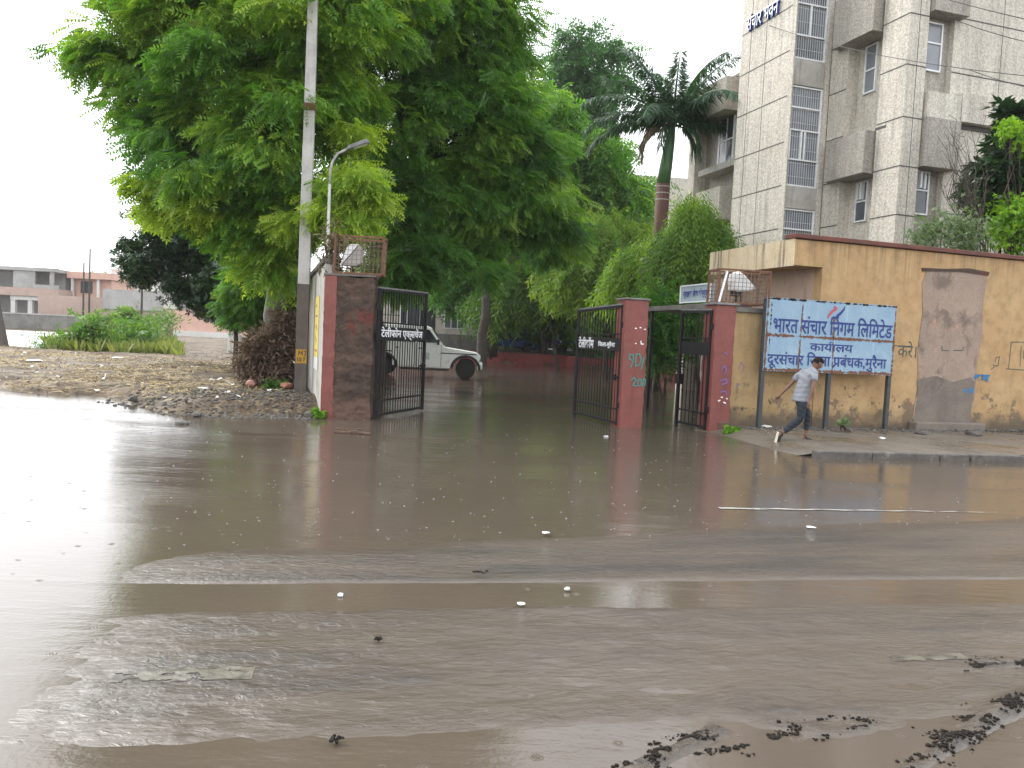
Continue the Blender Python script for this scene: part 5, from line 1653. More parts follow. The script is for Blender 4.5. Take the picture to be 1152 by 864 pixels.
# hanging dead frond skirt
for az, L in ((200, 2.6), (165, 2.2), (330, 2.2), (10, 1.8), (240, 2.3)):
    L *= .8; a = R(az); pts = []
    p = Vector(c0) - Vector((0, 0, .15)); ang = .2
    for i in range(11):
        pts.append(p.copy()); d = Vector((math.cos(a) * math.cos(ang), math.sin(a) * math.cos(ang), math.sin(ang))); p = p + d * L / 10; ang -= .21 if ang > -1.35 else 0
    fr = MB(); fr.tube(pts, .03, 5); o = fr.build('dead_frond', M['palm_dry'] if az != 330 else M['palm_leaf'], t)
    pos, ds = [], []
    for i in range(2, 10):
        for k in range(6):
            pp = pts[i].lerp(pts[i + 1], k / 6); dd = (pts[i + 1] - pts[i]).normalized(); sd_ = Vector((-math.sin(a), math.cos(a), 0))
            for sg in (-1, 1):
                pos.append(pp); ds.append(sd_ * sg * .5 + dd * .7 + Vector((0, 0, -.5)))
    pos = np.array(pos); m = len(pos)
    scatter('leaflets', tmpl_leaf(.07), pos, np.array(ds), rng.uniform(.4, .75, m), rng.random(m), M['palm_dry'] if az in (200, 165) else M['palm_leaf'], o, .4)

# planting between yellow wall and office block
t_ = tree('broadleaf_plant', 'large dark-leaved plant rising behind the wall at the right edge', 'tree', (at(1140, 300, 20.6).x, 20.6, .1),
     lobes_at([(1120, 195, 22, 20.6), (1140, 175, 25, 20.6), (1145, 215, 28, 20.6), (1150, 130, 18, 20.6), (1112, 225, 15, 20.5), (1160, 180, 30, 20.8), (1128, 208, 20, 20.8)]), 110, 24, CLUS, .26, M['broad'], .07, 3.5, M['bark'], spread=.45, droop=.15, tintmix=(.45, .2), limbs=30, roll_=.7)
bush('bright_shrub', 'bright lime-green shrub top against the dark leaves at the right edge', 'shrub', [(1138, 145, 13, 19.8), (1150, 165, 10, 19.8)], 70, CLUS, .07, M['bright'], .75, base=at(1138, 300, 19.8), spread=.10)
bush('bright_shrub', 'lime-green leafy shrub showing over the red coping at the right edge', 'shrub', [(1140, 240, 24, 19.7), (1125, 262, 20, 19.7), (1150, 265, 28, 19.7), (1155, 235, 20, 19.7)], 260, CLUS, .085, M['bright'], .6, base=at(1140, 320, 19.7), spread=.12)
bush('flowering_shrub', 'pale grey-green shrub with white flecks above the coping, before the corner pier', 'shrub', [(1045, 262, 18, 19.2), (1070, 255, 20, 19.2), (1092, 262, 18, 19.2), (1030, 272, 10, 19.2), (1085, 280, 18, 19.2)], 200, CLUS, .07, M['greygreen'], .62, base=at(1068, 330, 19.2), spread=.16)
mb = MB()
base = at(1095, 290, 19.5)
for i in range(34):
    e = at(random.uniform(1055, 1112), random.uniform(130, 235), 19.5 + random.uniform(-.3, .4))
    pp = limb(mb, base + Vector((random.uniform(-.1, .4), 0, 0)), e, .012, .004, 5, .05, sides=4)
    for _ in range(4):
        s0 = pp[random.randint(2, 5)]
        limb(mb, s0, s0 + Vector((random.uniform(-.35, .3), random.uniform(-.2, .2), random.uniform(.05, .4))), .006, .003, 3, .05, sides=4)
tag(mb.build('bare_shrub', M['twig']), 'leafless grey twiggy shrub in front of the office wall, left of the dark plant', 'shrub')

# lane-side weeds
WE = [((48, 393, 7, 37), (60, 392, 8, 37)), ((88, 387, 14, 38), (105, 382, 15, 38), (98, 372, 7, 38)), ((120, 384, 17, 37.5), (130, 374, 11, 38), (112, 366, 6, 38)), ((150, 378, 16, 42), (140, 385, 14, 40)), ((175, 370, 14, 50), (165, 378, 14, 45)), ((118, 366, 10, 60), (145, 362, 12, 62)), ((190, 362, 12, 62), (175, 360, 10, 62))]
LB = ['low yellow-green weed clump nearest the leaning post', 'leafy broad green weed clump at the pond edge, second from the leaning post', 'tallest leafy weed clump in the middle of the pond bank', 'rounded weed clump where the bank meets the straw', 'weed clump touching the left side of the dirt lane', 'hazy grey-green bush by the pond behind the other weeds', 'bush at the far end of the lane by the thin pole']
for i, (L, lb) in enumerate(zip(WE, LB)):
    c = at(*L[0][:2], L[0][3])
    bush('weed_bush', lb, 'weed', list(L), 120, CLUS if i % 2 else LANCE, .22 if L[0][3] < 45 else .34, M['weed'], .35 + .12 * (i % 3), 'weeds on the pond bank', base=(c.x, c.y, .15), spread=.34)
# grass tufts: uncountable
m = 3600
px = rng.uniform(52, 205, m); Yg = 36.2 + 30 * rng.random(m) ** 1.6 + 2.2 * fbm(px * .05, px * 0, 15, 3)
px = np.where(Yg > 48, px * .5 + 95, px)
pos = np.array([at(u, 392, y) for u, y in zip(px, Yg)]); pos[:, 2] = .12
d = rng.normal(0, .35, (m, 3)); d[:, 2] = 1
struct(scatter('bank_grass', LANCE, pos, d, rng.uniform(.25, .85, m), rng.random(m), M['grassy']), 'stuff')
# dry reddish bush at the white wall
L = [(300, 395, 27, 20.3), (318, 385, 18, 20.3), (285, 410, 18, 20.6), (318, 420, 18, 20.1), (300, 425, 18, 20.2), (322, 362, 12, 20.3)]
bush('dry_bush', 'dry reddish brown twiggy bush against the white compound wall', 'bush', L, 1500, LANCE, .20, M['dry'], .45, base=(-6.25, 20.6, .1), spread=.11, droop=.4, stems=60)
bush('wall_weed', 'small dark green weed under the dry reddish bush', 'weed', [(306, 437, 9, 18.9), (318, 438, 7, 18.8)], 60, CLUS, .09, M['weed'], .1, base=(-5.6, 18.9, .15), spread=.08)
bush('pillar_weed', 'small bright weed at the foot of the broad brown pillar', 'weed', [(357, 466, 5, 15.1), (363, 468, 4, 15.1), (354, 462, 3, 15.1)], 38, CLUS, .05, M['bright'], .5, base=(-3.72, 15.1, .02), spread=.03)
bush('pillar_weed', 'small bright weed at the foot of the right red pillar', 'weed', [(822, 486, 6, 15.6), (830, 488, 4, 15.6)], 40, CLUS, .055, M['bright'], .4, base=(4.42, 15.6, .02), spread=.04)
bush('pavement_weed', 'pale seedling on the pavement under the middle board post', 'weed', [(950, 475, 4, 15.9), (945, 476, 3, 15.9)], 22, CLUS, .05, M['greygreen'], .9, base=at(950, 479, 15.9), spread=.03)
# far tree line in the haze
m = 9000
pos = np.stack([rng.uniform(-100, -30, m), rng.uniform(128, 150, m), 6.6 + rng.normal(0, 1.2, m)], 1)
pos[:, 2] += 2.6 * fbm(pos[:, 0] * .12, pos[:, 1] * 0, 77, 4)
struct(scatter('distant_treeline', CLUS, pos, rng.normal(0, 1, (m, 3)), rng.uniform(.25, .6, m), rng.random(m) * .5, M['neem_deep']), 'stuff')

# ------------------------------------------------------------------ loose things on the ground
def ground_z(x, y):
    return float(terrain(np.array([[x]]), np.array([[y]]))[0, 0])
# straw carpet: uncountable
m = 60000
X = rng.uniform(-24, -4.2, m); Y = rng.uniform(15, 40, m)
dd = Y - np.interp(X, SHX, SHY)
keep = (dd > .6) & (X * math.cos(TH) + Y * math.sin(TH) < .7) & (fbm(X * .45, Y * .45, 91, 4) > -.06) & (rng.random(m) < np.where(Y < 33, 1, .25)) & (X < -6.2 + .9 * rng.normal(size=m) - .15 * np.maximum(Y - 20, 0))
X, Y = X[keep], Y[keep]
Z = terrain(X[None], Y[None])[0] + .015
d = rng.normal(0, 1, (len(X), 3)); d[:, 2] *= .15
o = scatter('straw_litter', tmpl_leaf(.07), np.stack([X, Y, Z], 1), d, rng.uniform(.08, .30, len(X)), rng.random(len(X)), M['straw'], None, .3)
struct(o, 'stuff')
# rubble: uncountable small stones
def stones(name, n, fx, mat, s0, s1, seed):
    rr = np.random.default_rng(seed)
    proto = [rock_mesh('rock_source', mat, 1, k, .65, 1) for k in range(5)]
    V, F = [], []; k = 0
    data = []
    for me in proto:
        a = np.zeros(len(me.vertices) * 3); me.vertices.foreach_get('co', a)
        f = np.array([list(p.vertices) for p in me.polygons]); data.append((a.reshape(-1, 3), f))
        bpy.data.meshes.remove(me)
    for i in range(n):
        x, y, z = fx(rr)
        a, f = data[i % 5]
        s_ = s0 + (s1 - s0) * rr.random() ** 3
        th = rr.uniform(0, 6.28); c, s2 = math.cos(th), math.sin(th)
        b_ = a @ np.array([[c, s2, 0], [-s2, c, 0], [0, 0, 1]]) * s_
        V.append(b_ + np.array([x, y, z + s_ * .2])); F.append(f + k); k += len(a)
    o_ = np_mesh(name, np.concatenate(V), np.concatenate(F), mat)
    return struct(o_, 'stuff')
def f_rub(rr):
    while True:
        x = rr.uniform(-8.5, -3.75); y = rr.uniform(14.4, 18.4)
        d_ = y - np.interp(x, SHX, SHY)
        if d_ > -.25 and x * math.cos(TH) + y * math.sin(TH) < .95 and rr.random() < .25 + .75 * math.exp(-((x + 4.8) ** 2) / 2.5):
            return x, y, max(ground_z(x, y), -.01)
stones('rubble', 2600, f_rub, M['stone'], .006, .06, 3)
def f_pav(rr):
    a = rr.uniform(9.2, 22); b_ = b0 - .06 - abs(rr.normal(0, .32))
    p_ = uw(a, b_); s_ = p_.dot(Sv); t_2 = p_.dot(Tv)
    return p_.x, p_.y, float(paveh(np.array([[s_]]), np.array([[t_2]]))[0, 0])
stones('gravel', 1800, f_pav, M['stone'], .008, .05, 4)
# rotting leaves over the lane and rubble, pale scraps in the straw: uncountable
m = 26000
X = rng.uniform(-24, -3.8, m); Y = 14.8 + 30 * rng.random(m) ** 1.3
dd = Y - np.interp(X, SHX, SHY)
keep = (dd > .1) & (X * math.cos(TH) + Y * math.sin(TH) < .95) & (rng.random(m) < np.where(X > -6.8 - .35 * np.maximum(Y - 20, 0), 1, .16))
X, Y = X[keep], Y[keep]
d = rng.normal(0, 1, (len(X), 3)); d[:, 2] *= .3
struct(scatter('leaf_litter', tmpl_leaf(.4), np.stack([X, Y, terrain(X[None], Y[None])[0] + .02], 1), d, rng.uniform(.03, .11, len(X)), rng.random(len(X)), M['leaf_litter'], None, .8), 'stuff')
m = 420
X = rng.uniform(-22, -5, m); Y = 15.5 + 20 * rng.random(m) ** 1.3
keep = (Y - np.interp(X, SHX, SHY) > .5) & (X * math.cos(TH) + Y * math.sin(TH) < .3) & (fbm(X * .5, Y * .5, 133, 4) > .0)
X, Y = X[keep], Y[keep]
d = rng.normal(0, 1, (len(X), 3)); d[:, 2] *= .3
struct(scatter('paper_scraps', tmpl_leaf(.7), np.stack([X, Y, terrain(X[None], Y[None])[0] + .03], 1), d, rng.uniform(.05, .2, len(X)), rng.random(len(X)), M['litter'], None, .6), 'stuff')
# single pieces
def rock(px, py, Y, r, label, mat, z=None, flat=.7, seed=1, name='stone', group=None):
    p_ = at(px, py, Y)
    me = rock_mesh(name, mat, r, seed, flat)
    o_ = mesh_obj(name, me)
    o_.location = (p_.x, p_.y, (p_.z if z is None else z))
    o_.rotation_euler = (0, 0, seed * 1.3)
    return tag(o_, label, 'stone', group)
G1 = 'loose stones by the waterline'
rock(222, 470, 14.4, .10, 'dark stone standing in the shallow water left of the rubble', M['stone'], .03, seed=2, group=G1)
rock(205, 483, 13.3, .13, 'flat dark stones awash in front of the waterline, left', M['stone'], .01, .35, 3, group=G1)
rock(348, 466, 15.1, .12, 'grey stone at the water edge beside the small bright weed', M['stone'], .05, seed=4, group=G1)
rock(322, 437, 18.2, .16, 'reddish brick lump on the rubble left of the power pole', M['brickbit'], .38, .6, 5, 'brick_lump')
rock(283, 425, 19.4, .17, 'pinkish lump of old plaster beneath the dry bush', M['pinklitter'], .30, .7, 6, 'plaster_lump')
rock(150, 455, 16.2, .12, 'dark stone on the mud bank below the straw', M['stone'], .1, seed=7, group=G1)
rock(1040, 482, 16.2, .20, 'flat dark slab stone on the pavement under the bricked doorway', M['stone'], .16, .4, 8, group='slab stones at the wall foot')
rock(1096, 484, 16.5, .20, 'rounded slab stone on the pavement right of the bricked doorway', M['stone'], .16, .45, 9, group='slab stones at the wall foot')
rock(862, 472, 16.1, .13, 'pale chunk leaning at the foot of the left board post', M['litter'], .14, .5, 10, 'plaster_chunk')
def plank(px, py, Y, L, w, h, rz, label, mat=None, name='driftwood', z=.02, cat='debris', rx=0):
    p_ = at(px, py, Y); mb_ = MB()
    n_ = 7; rr = random.Random(int(px))
    for i in range(n_ - 1):
        mb_.bar((L * (i / (n_ - 1) - .5), rr.uniform(-.02, .02), rr.uniform(-.01, .01)), (L * ((i + 1.05) / (n_ - 1) - .5), rr.uniform(-.02, .02), rr.uniform(-.01, .015)), w * rr.uniform(.6, 1), h * rr.uniform(.6, 1))
    o_ = mb_.build(name, mat or M['wood'], bevel=.006)
    o_.location = (p_.x, p_.y, z); o_.rotation_euler = (rx, 0, rz)
    return tag(o_, label, cat)
plank(396, 489, 13.0, .62, .09, .05, R(-8), 'soaked brown plank floating in front of the broad pillar', z=.025, cat='plank')
plank(392, 485, 13.3, .45, .05, .05, R(4), 'thin dark branch afloat just behind the soaked plank', z=.03, cat='branch')
plank(540, 650, 5.46, .11, .016, .012, R(8), 'small black twig on the wet ridge of the road', M['mud_dark'], 'twig', z=.045, cat='twig')
plank(425, 722, 4.2, .03, .02, .012, R(20), 'tiny black scrap on the wet tarmac near the lane dash', M['mud_dark'], 'scrap', z=.03, cat='scrap')
plank(379, 842, 3.13, .05, .018, .012, R(10), 'black leaf scrap at the bottom edge puddle', M['mud_dark'], 'scrap', z=.02, cat='scrap')
def litter(px, py, Y, r, label, z=.01, mat=None, name='litter', flat=.25, seed=1):
    p_ = at(px, py, Y); me = rock_mesh(name, mat or M['litter'], r, seed, flat)
    o_ = mesh_obj(name, me); o_.location = (p_.x, p_.y, z); o_.rotation_euler = (0, 0, seed)
    return tag(o_, label, 'litter')
litter(383, 673, 4.93, .022, 'white pebble-like scrap in the thin puddle strip', .01, flat=.6, seed=3)
litter(586, 682, 4.9, .030, 'flat white scrap on the wet tarmac, centre', .02, flat=.2, seed=4)
litter(638, 660, 5.25, .022, 'small white crumpled scrap at the puddle strip, centre', .02, flat=.6, seed=5)
litter(912, 603, 7.5, .05, 'white leaf-shaped scrap on the road behind the puddle strip, right', .02, flat=.18, seed=6)
litter(613, 614, 6.75, .04, 'white scrap on the wet ridge, centre', .03, flat=.15, seed=7)
litter(681, 497, 14.3, .05, 'white scrap floating near the slim red pillar', .01, flat=.4, seed=8)
litter(993, 489, 15.0, .07, 'crumpled white paper on the pavement before the right board post', .14, flat=.35, seed=9)
litter(856, 483, 15.2, .09, 'white plastic bag scrap beside the left board post', .06, flat=.4, seed=10)
litter(133, 400, 31, .3, 'white rag lying on the straw by the weeds', .24, flat=.15, seed=11)
litter(40, 412, 26, .3, 'white plastic sheet scrap on the straw at left', .26, flat=.12, seed=12)
litter(228, 440, 18.5, .16, 'white plastic scrap on the muddy bank, centre', .2, flat=.2, seed=13)
litter(283, 440, 17.6, .12, 'small white scrap on the rubble left of the pole', .22, flat=.3, seed=14)
# black silt crumbs along the broken tarmac edge
def f_crumb(rr):
    segs = [((2.2, 2.78), (3.2, 3.33)), ((1.5, 3.0), (2.25, 3.2)), ((1.1, 2.9), (1.5, 3.14)), ((3.2, 3.72), (3.75, 3.78)), ((2.5, 3.0), (3.15, 3.3))]
    while True:
        p_, q_ = segs[rr.integers(len(segs))]; u = rr.random()
        s_ = p_[0] + (q_[0] - p_[0]) * u + rr.normal(0, .06); t2_ = p_[1] + (q_[1] - p_[1]) * u + rr.normal(0, .03)
        if fbm(np.array([s_ * 9]), np.array([t2_ * 16]), 88, 3)[0] > .07:
            break
    w_ = st(s_, t2_); return w_.x, w_.y, max(0, float(roadh(np.array([[s_]]), np.array([[t2_]]))[0, 0]))
stones('black_silt', 2600, f_crumb, M['mud_dark'], .0015, .013, 8)
# loose broken slabs of tarmac by the near right puddle
for (s_, t_s, L, w, rz, lb) in ((1.30, 3.02, .5, .06, .48, 'long sliver of broken tarmac edge by the bright puddle, bottom centre'), (3.5, 3.78, .30, .07, .1, 'dark broken tarmac piece at the right edge of the picture')):
    c = st(s_, t_s)
    plank_ = MB()
    rr = random.Random(int(s_ * 10))
    for i in range(8):
        u = i / 8 - .5
        plank_.box(u * L, u * L + L / 7.5, -w * rr.uniform(.3, .6), w * rr.uniform(.3, .6), -.02, .012 + rr.uniform(0, .012), tx=.004, ty=.01)
    o = plank_.build('tarmac_piece', M['road'], bevel=.004, loc=(c.x, c.y, .004), rz=rz + PH)
    tag(o, lb, 'tarmac piece', 'broken pieces of the tarmac edge')
# raindrop splashes on the flood: tiny crowns, uncountable
V, F = [], []; k = 0
for i in range(560):
    u = rng.uniform(150, 1152); v = 470 + 190 * rng.random() ** 1.3
    d = rt * ((u - 576) / 887.0) + up * (-(v - 432) / 887.0) + fwd
    q = Vector((0, 0, CAMH)) + d * (-CAMH / d.z)
    if q.dot(Tv) < 5.5 or (q.dot(Sv) > 6.0 and q.dot(Tv) > 11.5) or (q.x < -3.6 and q.y > 14):
        continue
    r = rng.uniform(.003, .010); n = 6; h = r * rng.uniform(.5, 1.4)
    for j in range(n):
        a = j * 6.283 / n
        V.append((q.x + r * math.cos(a), q.y + r * math.sin(a), .0)); V.append((q.x + r * 1.25 * math.cos(a), q.y + r * 1.25 * math.sin(a), h * (1 if j % 2 else .6)))
    for j in range(n):
        j2 = (j + 1) % n
        F.append((k + 2 * j, k + 2 * j2, k + 2 * j2 + 1, k + 2 * j + 1))
    k += 2 * n
struct(np_mesh('rain_splash', np.array(V), np.array(F), M['splash']), 'stuff')
# ------------------------------------------------------------------ the walking man
PY = 14.25
def J(u, v, dy=0.0):       # joints read off the photo: zoom pixels -> photo pixels
    return at(840 + u / 7.2, 390 + v / 7.2, PY + dy)
foot = at(907, 497, PY)
def skin_mesh(chains, voxel=None, sub=1, extra=None):
    """chains: list of [(point, radius), ...]; first point of a later chain may repeat an earlier point"""
    vs, es, rs, key = [], [], [], {}
    for ch in chains:
        prev = None
        for p, r in ch:
            kk = (round(p[0], 4), round(p[1], 4), round(p[2], 4))
            if kk not in key:
                key[kk] = len(vs); vs.append(tuple(p)); rs.append(r)
            i = key[kk]
            if prev is not None and prev != i:
                es.append((prev, i))
            prev = i
    me = bpy.data.meshes.new('skin_source')
    me.from_pydata(vs, es, [])
    o = bpy.data.objects.new('skin_source', me)
    COL.objects.link(o)
    md = o.modifiers.new('skin', 'SKIN')
    md.use_smooth_shade = True
    for i, sv in enumerate(me.skin_vertices[0].data):
        rr = rs[i]
        sv.radius = (rr, rr) if isinstance(rr, (int, float)) else rr
        sv.use_root = (i == 0)
    ss_ = o.modifiers.new('sub', 'SUBSURF'); ss_.levels = sub; ss_.render_levels = sub
    dg = bpy.context.evaluated_depsgraph_get(); dg.update()
    m2 = bpy.data.meshes.new_from_object(o.evaluated_get(dg))
    bpy.data.objects.remove(o); bpy.data.meshes.remove(me)
    if extra:
        bm = bmesh.new(); bm.from_mesh(m2)
        for e in extra:
            bm.from_mesh(e)
        bm.to_mesh(m2); bm.free()
    if voxel:
        o = bpy.data.objects.new('skin_source', m2); COL.objects.link(o)
        rm = o.modifiers.new('remesh', 'REMESH'); rm.mode = 'VOXEL'; rm.voxel_size = voxel; rm.use_smooth_shade = True
        sm = o.modifiers.new('smooth', 'SMOOTH'); sm.factor = .4; sm.iterations = 2
        dg = bpy.context.evaluated_depsgraph_get(); dg.update()
        m3 = bpy.data.meshes.new_from_object(o.evaluated_get(dg))
        bpy.data.objects.remove(o); bpy.data.meshes.remove(m2)
        m2 = m3
    return m2

def keep_largest(me):
    bm = bmesh.new(); bm.from_mesh(me)
    seen = set(); best = []
    for v in bm.verts:
        if v.index in seen:
            continue
        stack = [v]; seen.add(v.index); isl = []
        while stack:
            w = stack.pop(); isl.append(w)
            for e in w.link_edges:
                x = e.other_vert(w)
                if x.index not in seen:
                    seen.add(x.index); stack.append(x)
        if len(isl) > len(best):
            best = isl
    bs = set(best)
    bmesh.ops.delete(bm, geom=[v for v in bm.verts if v not in bs], context='VERTS')
    bm.to_mesh(me); bm.free()
def union_skin(chains, voxel):
    parts_ = [skin_mesh([c], None, 2) for c in chains]
    m = skin_mesh([chains[0]], voxel, 2, extra=parts_[1:])
    keep_largest(m)
    return m
pelvis = J(440, 400, .0); spine = J(462, 330, .01); chest = J(492, 255, .02); neckb = J(535, 190, .02); neck = J(552, 165, .02); headc = J(574, 138, .02)
shL = J(425, 228, .15); elL = J(348, 312, .20); wrL = J(272, 388, .22)
shR = J(552, 228, -.13); elR = J(540, 322, -.20); wrR = J(508, 440, -.20)
hipR = J(452, 408, -.07); knR = J(438, 585, -.10); anR = J(283, 705, -.03)
hipL = J(428, 408, .07); knL = J(497, 548, .10); anL = J(478, 705, .12)
heelR = J(262, 712, -.03); toeR = J(240, 800, -.02)
heelL = J(468, 752, .12); toeL = J(538, 768, .10)
def hand(w, el, side, face):
    """palm plus four fingers and a thumb, slightly curled, hanging on from the forearm"""
    w = Vector(w); d = (w - Vector(el)).normalized()
    n = Vector(face); n = (n - d * n.dot(d)).normalized(); s = d.cross(n) * side
    pal = w + d * .085
    ch = [[(w - d * .05, .022), (w, .024), (w + d * .045, (.036, .017)), (pal, (.036, .015))]]
    for k, (o_, L) in enumerate(((-.027, .062), (-.009, .072), (.010, .068), (.027, .052))):
        r0 = w + d * .078 + s * o_ * .9
        a = pal + s * o_ * 1.1 + d * L * .35 + n * .004
        b_ = a + d * L * .38 + n * .014
        c = b_ + d * L * .22 + n * .022
        ch.append([(w + d * .045, (.036, .017)), (r0, .010), (a, .009), (b_, .0085), (c, .007)])
    r0 = w + d * .03 - s * .022
    ch.append([(w, .024), (r0, .013), (r0 + d * .03 - s * .022 + n * .008, .0105), (r0 + d * .062 - s * .028 + n * .016, .008)])
    return ch
def lerp(a, b, t):
    return Vector(a).lerp(Vector(b), t)
# head: egg-shaped with brow, nose, chin, ears; looks right and down
hm_ = bmesh.new()
bmesh.ops.create_uvsphere(hm_, u_segments=28, v_segments=20, radius=1)
for v in hm_.verts:
    x, y, z = v.co            # +x is the face
    sx = .098; sy = .074; sz = .118
    k = 1 - .22 * max(0, -z) - .06 * max(0, z)
    fx = 1 - .12 * max(0, -z) * (1 if x < 0 else -.2)
    X, Y_, Z = x * sx * k * fx, y * sy * (k), z * sz
    if x > .75 and abs(y) < .22 and -.42 < z < .12:
        X += .022 * (1 - abs(y) / .22) * (1 - abs(z + .2) / .34)
    if x > .6 and .12 < z < .34:
        X += .005
    if x > .5 and .0 < z < .14 and .2 < abs(y) < .55:
        X -= .008
    if x > .7 and -.62 < z < -.48 and abs(y) < .3:
        X += .006
    if x > .55 and z < -.8:
        X += .012
    if abs(y) > .93 and -.3 < x < .15 and -.3 < z < .25:
        Y_ += math.copysign(.016, y)
    v.co = (X, Y_, Z)
head_me = bpy.data.meshes.new('head_source'); hm_.to_mesh(head_me); hm_.free()
hd = Matrix.Translation(headc) @ Matrix.Rotation(R(12), 4, 'Z') @ Matrix.Rotation(R(32), 4, 'Y')
head_me.transform(hd)
chains = [
    [(pelvis, .105), (spine, .098), (chest, .108), (neckb, .062), (neck, .052), (lerp(neck, headc, .5), .055)],
    [(chest, .08), (shL, .050), (lerp(shL, elL, .5), .043), (elL, .036), (lerp(elL, wrL, .4), .035), (wrL, .024)],
    [(chest, .08), (shR, .050), (lerp(shR, elR, .5), .043), (elR, .036), (lerp(elR, wrR, .4), .035), (wrR, .024)],
    [(pelvis, .115), (lerp(hipL, knL, .4), .075), (knL, .052), (lerp(knL, anL, .35), .05), (anL, .034), (heelL, .032), (toeL, .028)],
    [(pelvis, .115), (lerp(hipR, knR, .4), .075), (knR, .052), (lerp(knR, anR, .35), .05), (anR, .034), (heelR, .032), (toeR, .028)],
]
hands = hand(wrL, elL, 1, (.3, -1, 0)) + hand(wrR, elR, -1, (.8, .5, 0))
body_me = None
hand_l = skin_mesh(hand(wrL, elL, 1, (.4, -1, .1)), None, 1)
hand_r = skin_mesh(hand(wrR, elR, -1, (.9, .3, 0)), None, 1)
bm = bmesh.new()
limbs_ = [skin_mesh([c], None, 2) for c in chains]
for e in limbs_ + [hand_l, hand_r, head_me]:
    bm.from_mesh(e)
body_me = bpy.data.meshes.new('body_source'); bm.to_mesh(body_me); bm.free()
o = bpy.data.objects.new('skin_source', body_me); COL.objects.link(o)
rm = o.modifiers.new('remesh', 'REMESH'); rm.mode = 'VOXEL'; rm.voxel_size = .006; rm.use_smooth_shade = True
dg = bpy.context.evaluated_depsgraph_get(); dg.update()
body2 = bpy.data.meshes.new_from_object(o.evaluated_get(dg))
bpy.data.objects.remove(o)
keep_largest(body2)
body2.materials.clear(); body2.materials.append(M['skin'])
person = mesh_obj('person', body2)
body2.polygons.foreach_set('use_smooth', [True] * len(body2.polygons))
tag(person, 'person in grey t-shirt, dark jeans and black shoes, striding right with head bowed', 'person')
# shirt: trunk plus two short sleeves, hem below the hips
hem = J(432, 432, .0)
shirt = union_skin([
    [(chest, .10), (lerp(neckb, shL, .35), .085), (lerp(neckb, shL, .7), .08), (shL + (shL - neckb) * .1, .07)],
    [(chest, .10), (lerp(neckb, shR, .35), .085), (lerp(neckb, shR, .7), .08), (shR + (shR - neckb) * .1, .07)],
    [(lerp(neckb, neck, .9), .066), (neckb, .092), (lerp(chest, neckb, .5), .135), (chest, .152), (spine, .146), (pelvis, .152), (hem, .160), (hem + (hem - pelvis).normalized() * .06, .155)],
    [(chest, .12), (shL, .078), (lerp(shL, elL, .3), .072), (lerp(shL, elL, .58), .064)],
    [(chest, .12), (shR, .078), (lerp(shR, elR, .3), .072), (lerp(shR, elR, .60), .064)]], .012)
bm = bmesh.new(); bm.from_mesh(shirt)
for v in bm.verts:                       # cloth folds across the small of the back
    p = v.co
    q = (p - spine).dot((pelvis - spine).normalized())
    if q > -.05:
        v.co += v.normal * (.0032 * math.sin(q * 75 + p.x * 22) + .003 * math.sin(p.x * 60 + q * 30))
    else:
        v.co += v.normal * .004 * math.sin(p.x * 40 + p.z * 35)
bm.to_mesh(shirt); bm.free()
mesh_obj('shirt', shirt, M['shirt'], person, True)
jeans = union_skin([
    [(spine, .10), (pelvis, .125)],
    [(pelvis, .125), (lerp(hipL, knL, .5), .084), (knL, .070), (lerp(knL, anL, .45), .062), (lerp(knL, anL, .85), .052)],
    [(pelvis, .125), (lerp(hipR, knR, .5), .086), (knR, .072), (lerp(knR, anR, .45), .064), (lerp(knR, anR, .92), .050)]], .011)
bm = bmesh.new(); bm.from_mesh(jeans)
for v in bm.verts:
    v.co += v.normal * .004 * math.sin(v.co.z * 70 + v.co.x * 30)
bm.to_mesh(jeans); bm.free()
mesh_obj('jeans', jeans, M['jeans'], person, True)
# short hair cap
hr = bmesh.new(); bmesh.ops.create_uvsphere(hr, u_segments=26, v_segments=18, radius=1)
kill = [v for v in hr.verts if (v.co.z < .18 and v.co.x > .05) or (v.co.z < -.30) or (v.co.x > .62 and v.co.z < .5)]
bmesh.ops.delete(hr, geom=kill, context='VERTS')
for v in hr.verts:
    x, y, z = v.co
    k = 1 + .03 * math.sin(x * 31 + y * 27) * math.cos(z * 29)
    v.co = (x * .104 * k, y * .081 * k, z * .125 * k)
hme = bpy.data.meshes.new('hair'); hr.to_mesh(hme); hr.free(); hme.transform(hd)
hair = mesh_obj('hair', hme, M['hair'], person, True)
sl = hair.modifiers.new('thick', 'SOLIDIFY'); sl.thickness = .012; sl.offset = 0
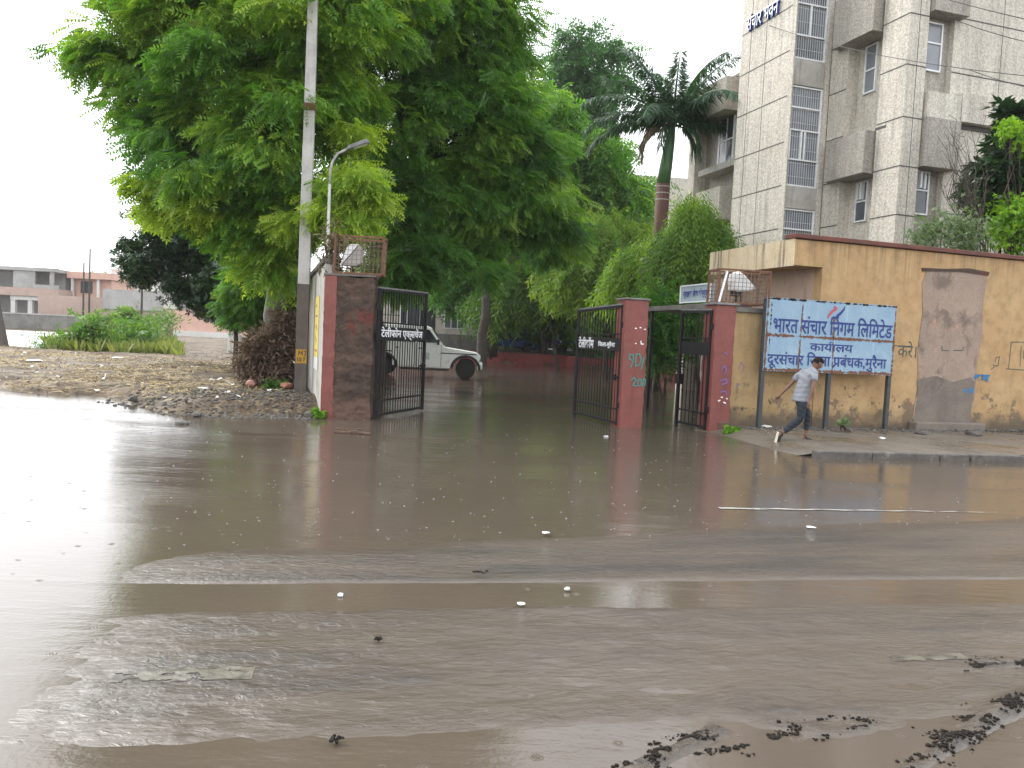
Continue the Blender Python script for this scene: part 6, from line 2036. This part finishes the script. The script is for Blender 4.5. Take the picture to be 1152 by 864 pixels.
# shoes with pale soles
def shoe(heel, toe, an, upd):
    d = (toe - heel); L = d.length; d.normalize()
    u_ = Vector(upd); u_ = (u_ - d * u_.dot(d)).normalized(); s_ = d.cross(u_)
    def ring(prof, zoff0, zoff1, name, mat):
        mb_ = MB(); n_ = len(prof); rows = []
        for z in (zoff0, zoff1):
            for x, w_ in prof:
                rows.append(heel + d * x * (L + .07) - d * .045 + s_ * w_ + u_ * z)
        mb_.v = [tuple(p_) for p_ in rows]
        mb_.f = [tuple(range(n_)), tuple(range(n_, 2 * n_))] + [(i, (i + 1) % n_, n_ + (i + 1) % n_, n_ + i) for i in range(n_)]
        mb_.mi = [0] * len(mb_.f)
        return mb_.build(name, mat, person, bevel=.006)
    out = [(0, -.026), (.05, -.034), (.35, -.034), (.7, -.047), (.92, -.035), (1, -.01), (1, .01), (.92, .035), (.7, .045), (.35, .034), (.05, .034), (0, .026)]
    ring(out, -.042, -.018, 'shoe_sole', M['sole'])
    um = skin_mesh([[(heel - d * .012 + u_ * .012, .040), (heel + d * L * .4 + u_ * .016, .043), (heel + d * L * .75 + u_ * .006, .042), (toe + u_ * .0 - d * .0, .034)], [(heel - d * .012 + u_ * .012, .040), (lerp(heel, an, .75), .044)]], None, 2)
    mesh_obj('shoe', um, M['shoe'], person, True)
shoe(heelL, toeL, anL, (0, 0, 1))
shoe(heelR, toeR, anR, (.9, 0, .45))
# water kicked up by the trailing foot
m = 34
pos = np.array(J(190, 700, -.05)) + rng.normal(0, 1, (m, 3)) * np.array([.10, .08, .07])
V, F = [], []; k = 0
for p in pos:
    r = rng.uniform(.004, .014)
    V += [(p[0] + r, p[1], p[2]), (p[0] - r, p[1] + r, p[2]), (p[0] - r, p[1] - r, p[2]), (p[0], p[1], p[2] + r * 1.6), (p[0], p[1], p[2] - r)]
    F += [(k, k + 1, k + 3, k + 3), ]
    k += 5
V, F2 = [], []; k = 0
for p in pos:
    r = rng.uniform(.003, .011)
    for c in ((1, 0, 0), (0, 1, 0), (-1, 0, 0), (0, -1, 0), (0, 0, 1), (0, 0, -1)):
        V.append((p[0] + r * c[0], p[1] + r * c[1], p[2] + r * c[2]))
    for q in ((0, 1, 4), (1, 2, 4), (2, 3, 4), (3, 0, 4), (1, 0, 5), (2, 1, 5), (3, 2, 5), (0, 3, 5)):
        F2.append(tuple(k + i for i in q))
    k += 6
struct(np_mesh('kicked_spray', np.array(V), np.array(F2), M['splash']), 'stuff')
